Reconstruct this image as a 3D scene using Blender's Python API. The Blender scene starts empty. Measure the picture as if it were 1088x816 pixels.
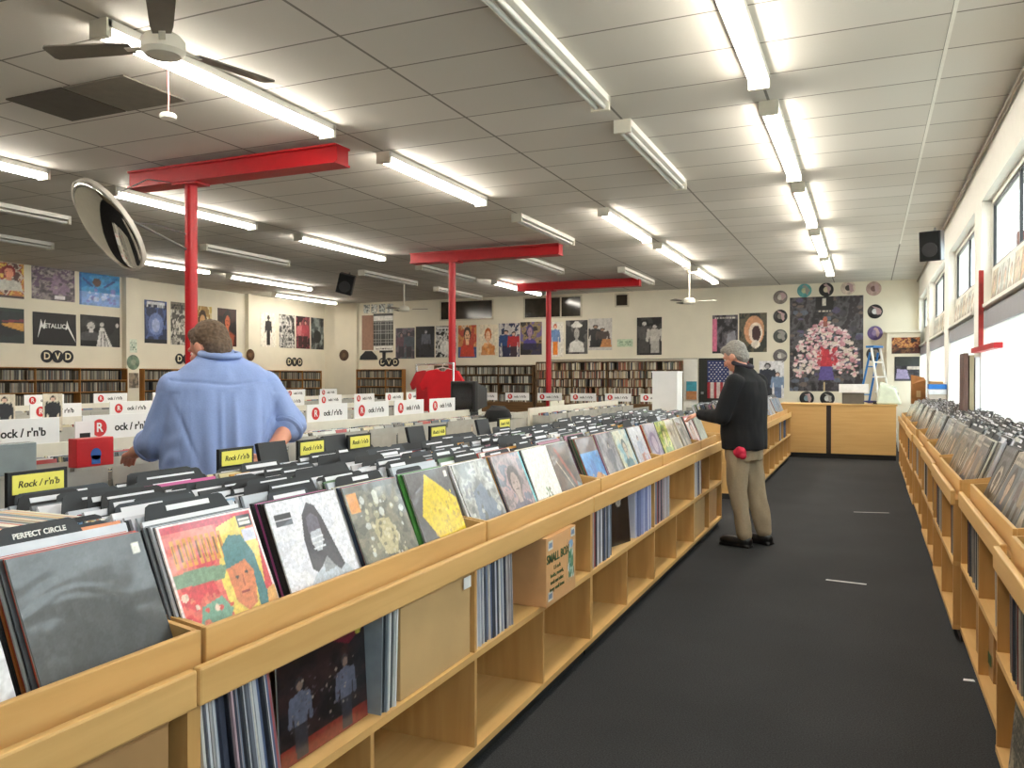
import bpy, bmesh, math, random
import numpy as np
from mathutils import Matrix, Vector, noise as mnoise

random.seed(7)
SC = bpy.context.scene
COL = SC.collection
PI = math.pi
R = math.radians

# ------------------------------------------------------------------ materials
def lin(c):
    return tuple(((x / 255.0) / 12.92 if x / 255.0 <= 0.04045 else ((x / 255.0 + 0.055) / 1.055) ** 2.4) for x in c)

MATS = {}
def new_mat(name):
    m = bpy.data.materials.new(name); m.use_nodes = True
    nt = m.node_tree
    return m, nt, nt.nodes['Principled BSDF']

def plain(name, rgb, rough=0.6, metal=0.0, var=0.08, scale=12.0, spec=0.5, bump=0.0):
    """a paint, plastic, cloth or metal with slight procedural unevenness"""
    if name in MATS: return MATS[name]
    m, nt, b = new_mat(name)
    c = lin(rgb)
    tc = nt.nodes.new('ShaderNodeTexCoord')
    nz = nt.nodes.new('ShaderNodeTexNoise'); nz.inputs['Scale'].default_value = scale; nz.inputs['Detail'].default_value = 4
    nt.links.new(tc.outputs['Object'], nz.inputs['Vector'])
    cr = nt.nodes.new('ShaderNodeValToRGB')
    cr.color_ramp.elements[0].position = 0.3; cr.color_ramp.elements[1].position = 0.7
    cr.color_ramp.elements[0].color = (*[x * (1 - var) for x in c], 1)
    cr.color_ramp.elements[1].color = (*[min(1, x * (1 + var)) for x in c], 1)
    nt.links.new(nz.outputs['Fac'], cr.inputs['Fac'])
    nt.links.new(cr.outputs['Color'], b.inputs['Base Color'])
    b.inputs['Roughness'].default_value = rough; b.inputs['Metallic'].default_value = metal
    b.inputs['Specular IOR Level'].default_value = spec
    if bump:
        bp = nt.nodes.new('ShaderNodeBump'); bp.inputs['Strength'].default_value = bump; bp.inputs['Distance'].default_value = 0.01
        nt.links.new(nz.outputs['Fac'], bp.inputs['Height']); nt.links.new(bp.outputs['Normal'], b.inputs['Normal'])
    MATS[name] = m
    return m

def wood(name, rgb, dark, axis=1, rough=0.42):
    if name in MATS: return MATS[name]
    m, nt, b = new_mat(name)
    tc = nt.nodes.new('ShaderNodeTexCoord'); mp = nt.nodes.new('ShaderNodeMapping')
    sc = [9, 9, 9]; sc[axis] = 0.7
    mp.inputs['Scale'].default_value = sc
    nt.links.new(tc.outputs['Object'], mp.inputs['Vector'])
    nz = nt.nodes.new('ShaderNodeTexNoise'); nz.inputs['Scale'].default_value = 2.2; nz.inputs['Detail'].default_value = 7; nz.inputs['Distortion'].default_value = 0.6
    nt.links.new(mp.outputs['Vector'], nz.inputs['Vector'])
    cr = nt.nodes.new('ShaderNodeValToRGB')
    cr.color_ramp.elements[0].position = 0.32; cr.color_ramp.elements[1].position = 0.68
    cr.color_ramp.elements[0].color = (*lin(dark), 1); cr.color_ramp.elements[1].color = (*lin(rgb), 1)
    nt.links.new(nz.outputs['Fac'], cr.inputs['Fac']); nt.links.new(cr.outputs['Color'], b.inputs['Base Color'])
    b.inputs['Roughness'].default_value = rough; b.inputs['Specular IOR Level'].default_value = 0.35
    MATS[name] = m
    return m

def attr_mat(name, rough=0.35, coat=0.0, attr='Col'):
    """printed surface: its ink colours are stored on the mesh"""
    m, nt, b = new_mat(name)
    a = nt.nodes.new('ShaderNodeAttribute'); a.attribute_name = attr
    nz = nt.nodes.new('ShaderNodeTexNoise'); nz.inputs['Scale'].default_value = 60
    mx = nt.nodes.new('ShaderNodeMix'); mx.data_type = 'RGBA'; mx.blend_type = 'OVERLAY'; mx.inputs['Factor'].default_value = 0.12
    nt.links.new(a.outputs['Color'], mx.inputs['A']); nt.links.new(nz.outputs['Fac'], mx.inputs['B'])
    nt.links.new(mx.outputs['Result'], b.inputs['Base Color'])
    b.inputs['Roughness'].default_value = rough; b.inputs['Coat Weight'].default_value = coat; b.inputs['Coat Roughness'].default_value = 0.12
    if coat:
        w = nt.nodes.new('ShaderNodeTexNoise'); w.inputs['Scale'].default_value = 4; w.inputs['Distortion'].default_value = 1.2
        tc = nt.nodes.new('ShaderNodeTexCoord'); nt.links.new(tc.outputs['Object'], w.inputs['Vector'])
        bp = nt.nodes.new('ShaderNodeBump'); bp.inputs['Strength'].default_value = 0.4; bp.inputs['Distance'].default_value = 0.02
        nt.links.new(w.outputs['Fac'], bp.inputs['Height']); nt.links.new(bp.outputs['Normal'], b.inputs['Coat Normal'])
    return m

def objcol_mat(name, rough=0.4, coat=0.0):
    m, nt, b = new_mat(name)
    oi = nt.nodes.new('ShaderNodeObjectInfo')
    tc = nt.nodes.new('ShaderNodeTexCoord'); nz = nt.nodes.new('ShaderNodeTexNoise'); nz.inputs['Scale'].default_value = 14
    nt.links.new(tc.outputs['Object'], nz.inputs['Vector'])
    mx = nt.nodes.new('ShaderNodeMix'); mx.data_type = 'RGBA'; mx.blend_type = 'OVERLAY'; mx.inputs['Factor'].default_value = 0.3
    nt.links.new(oi.outputs['Color'], mx.inputs['A']); nt.links.new(nz.outputs['Fac'], mx.inputs['B'])
    nt.links.new(mx.outputs['Result'], b.inputs['Base Color'])
    b.inputs['Roughness'].default_value = rough; b.inputs['Coat Weight'].default_value = coat; b.inputs['Coat Roughness'].default_value = 0.15
    return m

def emit_mat(name, rgb, strength):
    m, nt, b = new_mat(name)
    e = nt.nodes.new('ShaderNodeEmission'); e.inputs['Color'].default_value = (*lin(rgb), 1); e.inputs['Strength'].default_value = strength
    nt.links.new(e.outputs[0], nt.nodes['Material Output'].inputs['Surface'])
    return m

def thin_glass(name, tint=(235, 240, 238), gloss=0.08):
    m, nt, b = new_mat(name)
    t = nt.nodes.new('ShaderNodeBsdfTransparent'); t.inputs['Color'].default_value = (*lin(tint), 1)
    g = nt.nodes.new('ShaderNodeBsdfGlossy'); g.inputs['Roughness'].default_value = 0.03
    f = nt.nodes.new('ShaderNodeLayerWeight'); f.inputs['Blend'].default_value = gloss
    mx = nt.nodes.new('ShaderNodeMixShader')
    k = nt.nodes.new('ShaderNodeMath'); k.operation = 'MULTIPLY'; k.inputs[1].default_value = .3; nt.links.new(f.outputs['Fresnel'], k.inputs[0]); nt.links.new(k.outputs[0], mx.inputs['Fac']); nt.links.new(t.outputs[0], mx.inputs[1]); nt.links.new(g.outputs[0], mx.inputs[2])
    nt.links.new(mx.outputs[0], nt.nodes['Material Output'].inputs['Surface'])
    return m

def translucent(name, rgb, amount=0.6):
    m, nt, b = new_mat(name)
    d = nt.nodes.new('ShaderNodeBsdfDiffuse'); d.inputs['Color'].default_value = (*lin(rgb), 1)
    t = nt.nodes.new('ShaderNodeBsdfTranslucent'); t.inputs['Color'].default_value = (*lin(rgb), 1)
    mx = nt.nodes.new('ShaderNodeMixShader'); mx.inputs['Fac'].default_value = amount
    nt.links.new(d.outputs[0], mx.inputs[1]); nt.links.new(t.outputs[0], mx.inputs[2])
    nt.links.new(mx.outputs[0], nt.nodes['Material Output'].inputs['Surface'])
    return m

BIRCH = wood('birch_plywood', (214, 174, 114), (202, 160, 100), axis=1)
BIRCHV = wood('birch_plywood_upright', (206, 164, 104), (192, 148, 90), axis=2)
BIRCHX = wood('birch_board', (212, 172, 112), (204, 162, 102), axis=0)
OAK = wood('oak_shelf', (176, 122, 62), (150, 98, 46), axis=2)
EDGE = plain('plywood_edge', (226, 194, 140), 0.55)
SHADOWGAP = plain('black_plinth', (18, 18, 20), 0.6)
WALLM = plain('cream_wall_paint', (226, 219, 200), 0.8, var=0.03, scale=2.5)
WHITE = plain('white_paint', (234, 232, 224), 0.6, var=0.03)
WHITEBOARD = plain('white_board', (240, 240, 240), 0.5, var=0.02)
CREAMP = plain('cream_plastic', (222, 218, 204), 0.45, var=0.04)
GREYP = plain('grey_clear_plastic', (176, 174, 166), 0.25, var=0.08)
LAMIN = plain('grey_laminate', (190, 186, 174), 0.5, var=0.05)
BLACKP = plain('black_plastic', (22, 22, 24), 0.4, var=0.1)
BLACKC = plain('black_card', (30, 32, 36), 0.5, var=0.12)
RED = plain('red_enamel', (184, 12, 26), 0.4, var=0.06)
REDP = plain('red_print', (206, 40, 44), 0.5, var=0.03)
YELLOWP = plain('yellow_card', (236, 226, 104), 0.55, var=0.03)
INK = plain('black_ink', (24, 24, 26), 0.6, var=0.02)
WINK = plain('white_ink', (236, 236, 232), 0.6, var=0.02)
CHROME = plain('chrome', (220, 220, 222), 0.15, metal=1.0, var=0.02)
STEEL = plain('grey_steel', (150, 150, 150), 0.35, metal=0.8, var=0.05)
GREYM = plain('grey_blind_box', (150, 152, 160), 0.5, var=0.04)
KRAFT = plain('kraft_cardboard', (192, 160, 112), 0.75, var=0.06, scale=5)
KRAFTD = plain('brown_cardboard', (170, 132, 88), 0.75, var=0.08, scale=5)
BROWNBAG = plain('brown_paper_bag', (150, 100, 52), 0.8, var=0.15)
TUBE_ON = emit_mat('lit_tube', (255, 247, 233), 24.0)
TUBE_OFF = plain('unlit_tube', (214, 214, 210), 0.3, var=0.02)
PRINT = attr_mat('poster_print', 0.45)
COVERP = attr_mat('sleeve_print', 0.3, coat=0.7)
MASSP = attr_mat('mass_print', 0.4)
SLEEVE = objcol_mat('record_sleeve_card', 0.35, 0.4)
CARDM = objcol_mat('divider_plastic', 0.6, 0.0)
CASEM = objcol_mat('plastic_case', 0.3, 0.2)
GLASS = thin_glass('window_glass')
BLINDM = translucent('blind_fabric', (246, 246, 244), 0.7)

# ------------------------------------------------------------------ mesh collector
class MB:
    def __init__(s): s.v = []; s.f = []; s.mi = []; s.col = []
    def add(s, vs, fs, mi=0, col=None):
        o = len(s.v); s.v += [tuple(v) for v in vs]; s.f += [tuple(i + o for i in f) for f in fs]; s.mi += [mi] * len(fs)
        s.col += [col or (1, 1, 1)] * len(vs)
        return s
    def box(s, x0, x1, y0, y1, z0, z1, mi=0, M=None, col=None):
        vs = [Vector((x, y, z)) for z in (z0, z1) for y in (y0, y1) for x in (x0, x1)]
        if M is not None: vs = [M @ v for v in vs]
        return s.add(vs, [(0, 2, 3, 1), (4, 5, 7, 6), (0, 1, 5, 4), (2, 6, 7, 3), (0, 4, 6, 2), (1, 3, 7, 5)], mi, col)
    def tube(s, p0, p1, r0, r1=None, n=12, mi=0, cap=True):
        r1 = r0 if r1 is None else r1
        p0 = Vector(p0); p1 = Vector(p1); d = (p1 - p0).normalized()
        a = d.orthogonal().normalized(); b = d.cross(a)
        vs = [p + (a * math.cos(2 * PI * i / n) + b * math.sin(2 * PI * i / n)) * r for p, r in ((p0, r0), (p1, r1)) for i in range(n)]
        fs = [(i, (i + 1) % n, n + (i + 1) % n, n + i) for i in range(n)]
        if cap: fs += [tuple(range(n - 1, -1, -1)), tuple(range(n, 2 * n))]
        return s.add(vs, fs, mi)
    def path(s, pts, r, n=8, mi=0):
        """one tube along a polyline"""
        pts = [Vector(p) for p in pts]; vs = []; up = None
        for k, p in enumerate(pts):
            d = ((pts[min(k + 1, len(pts) - 1)] - pts[max(k - 1, 0)])).normalized()
            a = d.orthogonal().normalized() if up is None else (up - d * up.dot(d)).normalized()
            up = a; b = d.cross(a)
            rr = r[k] if isinstance(r, (list, tuple)) else r
            vs += [p + (a * math.cos(2 * PI * i / n) + b * math.sin(2 * PI * i / n)) * rr for i in range(n)]
        fs = [(k * n + i, k * n + (i + 1) % n, (k + 1) * n + (i + 1) % n, (k + 1) * n + i) for k in range(len(pts) - 1) for i in range(n)]
        fs += [tuple(range(n - 1, -1, -1)), tuple(range((len(pts) - 1) * n, len(pts) * n))]
        return s.add(vs, fs, mi)
    def lathe(s, prof, n=24, M=None, mi=0):
        """prof: (r, z) pairs from bottom to top"""
        vs = [Vector((r * math.cos(2 * PI * i / n), r * math.sin(2 * PI * i / n), z)) for r, z in prof for i in range(n)]
        if M is not None: vs = [M @ v for v in vs]
        fs = [(k * n + i, k * n + (i + 1) % n, (k + 1) * n + (i + 1) % n, (k + 1) * n + i) for k in range(len(prof) - 1) for i in range(n)]
        fs += [tuple(range(n - 1, -1, -1)), tuple(range((len(prof) - 1) * n, len(prof) * n))]
        return s.add(vs, fs, mi)
    def prism(s, pts, d, M=None, mi=0):
        """2D outline pts in local xy, thickness d along local z"""
        n = len(pts)
        vs = [Vector((x, y, z)) for z in (0, d) for x, y in pts]
        if M is not None: vs = [M @ v for v in vs]
        fs = [tuple(range(n - 1, -1, -1)), tuple(range(n, 2 * n))] + [(i, (i + 1) % n, n + (i + 1) % n, n + i) for i in range(n)]
        return s.add(vs, fs, mi)
    def mesh(s, name, mats, attr=False):
        me = bpy.data.meshes.new(name); me.from_pydata(s.v, [], s.f)
        if not isinstance(mats, (list, tuple)): mats = [mats]
        for m in mats: me.materials.append(m)
        me.polygons.foreach_set('material_index', s.mi)
        if attr:
            a = me.color_attributes.new('Col', 'FLOAT_COLOR', 'POINT')
            a.data.foreach_set('color', [x for c in s.col for x in (*c, 1.0)])
        me.update()
        return me
    def build(s, name, mats, parent=None, bevel=0.0, smooth=False, attr=False):
        o = link(name, s.mesh(name, mats, attr), parent)
        if bevel:
            b = o.modifiers.new('bevel', 'BEVEL'); b.width = bevel; b.segments = 2; b.limit_method = 'ANGLE'
        if smooth: shade(o)
        return o

def shade(o, ang=40):
    o.data.polygons.foreach_set('use_smooth', [True] * len(o.data.polygons))
    try: o.data.set_sharp_from_angle(angle=R(ang))
    except Exception: pass

def link(name, data, parent=None):
    o = bpy.data.objects.new(name, data); COL.objects.link(o)
    if parent is not None: o.parent = parent
    return o

def tag(o, label, cat, group=None, kind=None):
    o['label'] = label; o['category'] = cat
    if group: o['group'] = group
    if kind: o['kind'] = kind
    return o

def thing(name, label, cat, loc=(0, 0, 0), rotz=0, group=None):
    o = bpy.data.objects.new(name, None); COL.objects.link(o)
    o.location = loc; o.rotation_euler = (0, 0, rotz); o.empty_display_size = 0.1
    return tag(o, label, cat, group)

def struct(o): o['kind'] = 'structure'; return o

TXT = {}
def text_mesh(body, size, mat, depth=0.0008, shear=0.0, bold=False):
    key = (body, size, mat.name, shear)
    if key in TXT: return TXT[key]
    cu = bpy.data.curves.new('lettering', 'FONT'); cu.body = body; cu.size = size; cu.extrude = depth
    cu.align_x = 'CENTER'; cu.align_y = 'CENTER'; cu.shear = shear; cu.resolution_u = 3
    if bold: cu.offset = size * 0.02
    t = bpy.data.objects.new('lettering_tmp', cu); COL.objects.link(t)
    dg = bpy.context.evaluated_depsgraph_get()
    me = bpy.data.meshes.new_from_object(t.evaluated_get(dg))
    bpy.data.objects.remove(t); bpy.data.curves.remove(cu)
    me.materials.clear(); me.materials.append(mat)
    TXT[key] = me
    return me

def frame(loc, face):
    """matrix whose local x,y lie on a wall and local z points along «face»"""
    z = Vector(face).normalized(); up = Vector((0, 0, 1)); x = up.cross(z).normalized(); y = z.cross(x)
    M = Matrix.Identity(4)
    for i, a in enumerate((x, y, z)):
        for j in range(3): M[j][i] = a[j]
    return Matrix.Translation(loc) @ M

# ------------------------------------------------------------------ printed pictures
class Paint:
    """a small picture: u to the right, v upwards, both 0..1"""
    def __init__(s, nu, nv, base):
        s.nu, s.nv = nu, nv
        s.a = np.zeros((nv, nu, 3)); s.a[:] = lin(base)
        s.V, s.U = np.mgrid[0:nv, 0:nu]; s.U = s.U / (nu - 1); s.V = s.V / (nv - 1)
    def put(s, m, c, al=1.0):
        c = np.array(lin(c)); s.a[m] = s.a[m] * (1 - al) + c * al; return s
    def rect(s, u0, v0, u1, v1, c, al=1.0): return s.put((s.U >= u0) & (s.U <= u1) & (s.V >= v0) & (s.V <= v1), c, al)
    def ell(s, u, v, ru, rv, c, al=1.0): return s.put(((s.U - u) / ru) ** 2 + ((s.V - v) / rv) ** 2 <= 1, c, al)
    def poly(s, pts, c, al=1.0):
        m = np.zeros(s.U.shape, bool); j = len(pts) - 1
        for i in range(len(pts)):
            (xi, yi), (xj, yj) = pts[i], pts[j]
            m ^= ((yi > s.V) != (yj > s.V)) & (s.U < (xj - xi) * (s.V - yi) / ((yj - yi) or 1e-9) + xi); j = i
        return s.put(m, c, al)
    def line(s, u0, v0, u1, v1, w, c, al=1.0):
        dx, dy = u1 - u0, v1 - v0; t = np.clip(((s.U - u0) * dx + (s.V - v0) * dy) / (dx * dx + dy * dy), 0, 1)
        return s.put((s.U - u0 - t * dx) ** 2 + (s.V - v0 - t * dy) ** 2 <= w * w, c, al)
    def mottle(s, cols, n, seed, al=0.8, m=None, stretch=1.0):
        """soft blotches of the given inks"""
        rng = np.random.RandomState(seed)
        f = np.zeros(s.U.shape)
        for o, amp in ((1, 1.0), (2, 0.5), (4, 0.3)):
            gu, gv = max(2, int(n * o)), max(2, int(n * o * stretch)); g = rng.rand(gv + 2, gu + 2)
            x = s.U * gu; y = s.V * gv; xi = x.astype(int); yi = y.astype(int); fx = x - xi; fy = y - yi
            f += amp * (g[yi, xi] * (1 - fx) * (1 - fy) + g[yi, xi + 1] * fx * (1 - fy) + g[yi + 1, xi] * (1 - fx) * fy + g[yi + 1, xi + 1] * fx * fy)
        f = (f - f.min()) / (f.max() - f.min() + 1e-9); f = np.clip((f - 0.2) / 0.6, 0, 0.999)
        k = (f * len(cols)).astype(int); pal = np.array([lin(c) for c in cols]); t = pal[k]
        mm = np.ones(s.U.shape, bool) if m is None else m
        s.a[mm] = s.a[mm] * (1 - al) + t[mm] * al; return s
    def spots(s, cols, n, seed, r0, r1, box=(0, 0, 1, 1), asp=1.0):
        rng = random.Random(seed)
        for _ in range(n):
            r = rng.uniform(r0, r1)
            s.ell(rng.uniform(box[0], box[2]), rng.uniform(box[1], box[3]), r, r * asp * rng.uniform(0.6, 1.3), rng.choice(cols), 0.9)
        return s
    def figure(s, u, v0, h, hair, skin, top, bottom, w=1.0, asp=1.5):
        """standing person: v0 feet, h height"""
        k = h / asp ** 0; ww = h * 0.11 * asp * w
        s.poly([(u - ww, v0), (u - ww * 1.1, v0 + h * .5), (u + ww * 1.1, v0 + h * .5), (u + ww, v0)], bottom)
        s.poly([(u - ww * 1.1, v0 + h * .42), (u - ww * 1.5, v0 + h * .78), (u, v0 + h * .84), (u + ww * 1.5, v0 + h * .78), (u + ww * 1.1, v0 + h * .42)], top)
        s.line(u - ww * 1.5, v0 + h * .76, u - ww * 1.8, v0 + h * .45, ww * .35, top); s.line(u + ww * 1.5, v0 + h * .76, u + ww * 1.8, v0 + h * .45, ww * .35, top)
        s.ell(u, v0 + h * .92, ww * .72, h * .085, hair); s.ell(u, v0 + h * .895, ww * .5, h * .06, skin)
        return s
    def portrait(s, u, v, r, hair, skin, top, asp=1.0):
        s.poly([(u - 2.2 * r, v - 3.6 * r), (u - 1.9 * r, v - 1.9 * r), (u, v - 1.1 * r), (u + 1.9 * r, v - 1.9 * r), (u + 2.2 * r, v - 3.6 * r)], top)
        s.rect(u - .4 * r, v - 1.6 * r, u + .4 * r, v - .5 * r, skin); s.ell(u, v + .25 * r, 1.1 * r, 1.25 * r * asp, hair); s.ell(u, v - .08 * r, .75 * r, 1.0 * r * asp, skin)
        s.ell(u - .3 * r, v + .08 * r, .12 * r, .09 * r, hair); s.ell(u + .3 * r, v + .08 * r, .12 * r, .09 * r, hair); s.rect(u - .25 * r, v - .52 * r, u + .25 * r, v - .45 * r, hair)
        return s
    def words(s, u0, v0, u1, v1, c, seed, rows=1, al=1.0):
        """a line of tiny print too small to read"""
        rng = random.Random(seed)
        for k in range(rows):
            a = v0 + (v1 - v0) * k / rows; b = a + (v1 - v0) / rows * 0.62; u = u0
            while u < u1:
                w = rng.uniform(.015, .05); s.rect(u, a, min(u + w, u1), b, c, al); u += w + .018
        return s

def print_mesh(name, P, w, h, th, mat, jitter=0.0, curl=0.0):
    """sheet with the picture P on its +z face: x 0..w, y 0..h, z -th..0; one closed body"""
    nu, nv = P.nu, P.nv
    g = np.random.RandomState(nu * 7 + nv * 13 + int(P.a.sum() * 1000) % 9999)       # grain and unevenness of the print
    lo = g.rand(nv // 3 + 2, nu // 3 + 2).repeat(3, 0).repeat(3, 1)[:nv, :nu]
    P.a = np.clip(P.a * (1 + .30 * (lo[..., None] - .5) + .22 * (g.rand(nv, nu, 1) - .5)), 0, 1)
    U = P.U.ravel(); V = P.V.ravel()
    z = curl * np.sin(U * PI * 2.3 + 0.7) * np.sin(V * PI * 1.7 + 0.4)
    f = np.stack([U * w, V * h, z], 1); bk = f.copy(); bk[:, 2] -= th
    n = nu * nv; vs = np.concatenate([f, bk])
    i = np.arange(n).reshape(nv, nu); a = i[:-1, :-1].ravel(); b = i[:-1, 1:].ravel(); c = i[1:, 1:].ravel(); d = i[1:, :-1].ravel()
    fs = [*map(tuple, np.stack([a, b, c, d], 1).tolist()), *map(tuple, (np.stack([d, c, b, a], 1) + n).tolist())]
    loop = list(range(nu)) + [nu * (r + 1) - 1 for r in range(1, nv)] + [nu * (nv - 1) + q for q in range(nu - 2, -1, -1)] + [nu * r for r in range(nv - 2, 0, -1)]
    fs += [(loop[k], loop[k] + n, loop[(k + 1) % len(loop)] + n, loop[(k + 1) % len(loop)]) for k in range(len(loop))]
    me = bpy.data.meshes.new(name); me.from_pydata(vs.tolist(), [], fs); me.materials.append(mat)
    col = np.ones((2 * n, 4)); col[:n, :3] = P.a.reshape(-1, 3); col[n:, :3] = P.a.reshape(-1, 3) * 0 + np.array(lin((215, 212, 204)))
    at = me.color_attributes.new('Col', 'FLOAT_COLOR', 'POINT'); at.data.foreach_set('color', col.ravel())
    me.update()
    return me

# ------------------------------------------------------------------ room shell
XL, XR, YF, YB, ZC = -15.35, 1.04, -2.6, 20.8, 3.66

def carpet():
    m, nt, b = new_mat('charcoal_carpet')
    tc = nt.nodes.new('ShaderNodeTexCoord')
    n1 = nt.nodes.new('ShaderNodeTexNoise'); n1.inputs['Scale'].default_value = 160; n1.inputs['Detail'].default_value = 3
    n2 = nt.nodes.new('ShaderNodeTexNoise'); n2.inputs['Scale'].default_value = 1.3; n2.inputs['Detail'].default_value = 5
    for n in (n1, n2): nt.links.new(tc.outputs['Object'], n.inputs['Vector'])
    c1 = nt.nodes.new('ShaderNodeValToRGB'); c1.color_ramp.elements[0].position = .3; c1.color_ramp.elements[1].position = .75
    c1.color_ramp.elements[0].color = (*lin((30, 31, 33)), 1); c1.color_ramp.elements[1].color = (*lin((62, 62, 64)), 1)
    nt.links.new(n1.outputs['Fac'], c1.inputs['Fac'])
    mx = nt.nodes.new('ShaderNodeMix'); mx.data_type = 'RGBA'; mx.blend_type = 'OVERLAY'; mx.inputs['Factor'].default_value = .35
    nt.links.new(c1.outputs['Color'], mx.inputs['A']); nt.links.new(n2.outputs['Fac'], mx.inputs['B'])
    nt.links.new(mx.outputs['Result'], b.inputs['Base Color'])
    bp = nt.nodes.new('ShaderNodeBump'); bp.inputs['Strength'].default_value = .5; bp.inputs['Distance'].default_value = .004
    nt.links.new(n1.outputs['Fac'], bp.inputs['Height']); nt.links.new(bp.outputs['Normal'], b.inputs['Normal'])
    b.inputs['Roughness'].default_value = .9; b.inputs['Specular IOR Level'].default_value = .25
    return m

def ceiling_tiles():
    m, nt, b = new_mat('ceiling_tiles')
    N = nt.nodes.new; L = nt.links.new
    tc = N('ShaderNodeTexCoord'); sp = N('ShaderNodeSeparateXYZ'); L(tc.outputs['Object'], sp.inputs[0])
    def math(op, a, bv):
        n = N('ShaderNodeMath'); n.operation = op
        L(a, n.inputs[0]) if not isinstance(a, float) else None
        if isinstance(bv, float): n.inputs[1].default_value = bv
        else: L(bv, n.inputs[1])
        return n.outputs[0]
    def seam(axis, off, period, w):
        a = math('ADD', sp.outputs[axis], off); a = math('DIVIDE', a, period); f = N('ShaderNodeMath'); f.operation = 'FRACT'; L(a, f.inputs[0])
        d = math('SUBTRACT', f.outputs[0], 0.5); ab = N('ShaderNodeMath'); ab.operation = 'ABSOLUTE'; L(d, ab.inputs[0])
        return math('GREATER_THAN', ab.outputs[0], 0.5 - w / period), f.outputs[0], a
    gx, _, ax = seam(0, 0.75 + 1.22 * 20, 1.22, 0.011)
    gy, _, ay = seam(1, -5.10 + 0.61 * 40, 0.61, 0.008)
    g = math('MAXIMUM', gx, gy)
    # each tile slightly its own shade
    cb = N('ShaderNodeCombineXYZ')
    for k, a in ((0, ax), (1, ay)):
        fl = N('ShaderNodeMath'); fl.operation = 'FLOOR'; L(a, fl.inputs[0]); L(fl.outputs[0], cb.inputs[k])
    wn = N('ShaderNodeTexWhiteNoise'); L(cb.outputs[0], wn.inputs['Vector'])
    nz = N('ShaderNodeTexNoise'); nz.inputs['Scale'].default_value = 90; L(tc.outputs['Object'], nz.inputs['Vector'])
    cr = N('ShaderNodeValToRGB'); cr.color_ramp.elements[0].color = (*lin((204, 200, 191)), 1); cr.color_ramp.elements[1].color = (*lin((214, 210, 202)), 1)
    L(wn.outputs['Value'], cr.inputs['Fac'])
    mx = N('ShaderNodeMix'); mx.data_type = 'RGBA'; L(g, mx.inputs['Factor']); L(cr.outputs['Color'], mx.inputs['A']); mx.inputs['B'].default_value = (*lin((128, 124, 116)), 1)
    L(mx.outputs['Result'], b.inputs['Base Color']); b.inputs['Roughness'].default_value = .75
    bp = N('ShaderNodeBump'); bp.inputs['Strength'].default_value = .2; bp.inputs['Distance'].default_value = .003
    L(nz.outputs['Fac'], bp.inputs['Height']); L(bp.outputs['Normal'], b.inputs['Normal'])
    return m

struct(MB().box(XL - .2, XR + .3, YF - .2, YB + .2, -.1, 0).build('floor', carpet()))
struct(MB().box(XL - .2, XR + .3, YF - .2, YB + .2, ZC, ZC + .1).build('ceiling', ceiling_tiles()))
struct(MB().box(XL - .2, XL, YF - .2, YB + .2, 0, ZC).build('wall_left', WALLM))
struct(MB().box(XL, XR + .3, YB, YB + .2, 0, ZC).build('wall_back', WALLM))
struct(MB().box(XL, XR + .3, YF - .2, YF, 0, ZC).build('wall_front', plain('brown_shop_front', (128, 114, 94), .7, var=.35, scale=2.0)))
struct(MB().box(XL, XL + .14, 13.34, 13.69, 0, ZC).build('trim_1', WALLM))
struct(MB().box(XL, XL + .12, 17.30, 17.42, 0, ZC).build('trim_2', WALLM))
struct(MB().box(-14.9, -14.1, YB - .12, YB, 0, ZC).build('trim_3', WALLM))
bh = MB(); bh.box(.37, XR, 20.2, YB, 0, 2.42); bh.box(.34, XR, 20.14, YB, 2.42, 2.47)
struct(bh.build('trim_4', WALLM))
piers = [(YF, -1.6), (1.95, 2.55), (5.7, 6.3), (9.5, 10.1), (13.2, 13.9), (17.2, 18.0), (20.6, YB)]
w = MB(); w.box(XR, XR + .26, YF, YB, 0, .86); w.box(XR, XR + .26, YF, YB, 3.2, ZC)
for a, b_ in piers: w.box(XR, XR + .26, a, b_, .86, 3.2)
struct(w.build('wall_right', plain('white_wall_paint', (240, 238, 230), .7, var=.02)))
struct(MB().path([(XR - .03, YF, ZC - .05), (XR - .03, YB, ZC - .05)], .018).build('trim_5', plain('brown_pipe', (136, 122, 104), .5)))
struct(MB().box(.462, .486, YF, 15.2, ZC - .006, ZC).build('trim_9', WHITE))
struct(MB().box(XL, XL + .02, YF, YB, 0, .1).build('baseboard_left', SHADOWGAP))
struct(MB().box(XL + .02, .37, YB - .02, YB, 0, .1).build('baseboard_back', SHADOWGAP))
struct(MB().box(XR + .3, 40, -20, 60, -.4, -.1).build('pavement', plain('concrete_paving', (196, 194, 188), .9, var=.05)))
struct(MB().box(1.52, 1.66, 10.6, 10.74, -.1, 3.05).build('trim_6', plain('rust_red_paint', (122, 60, 48), .6)))

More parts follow.
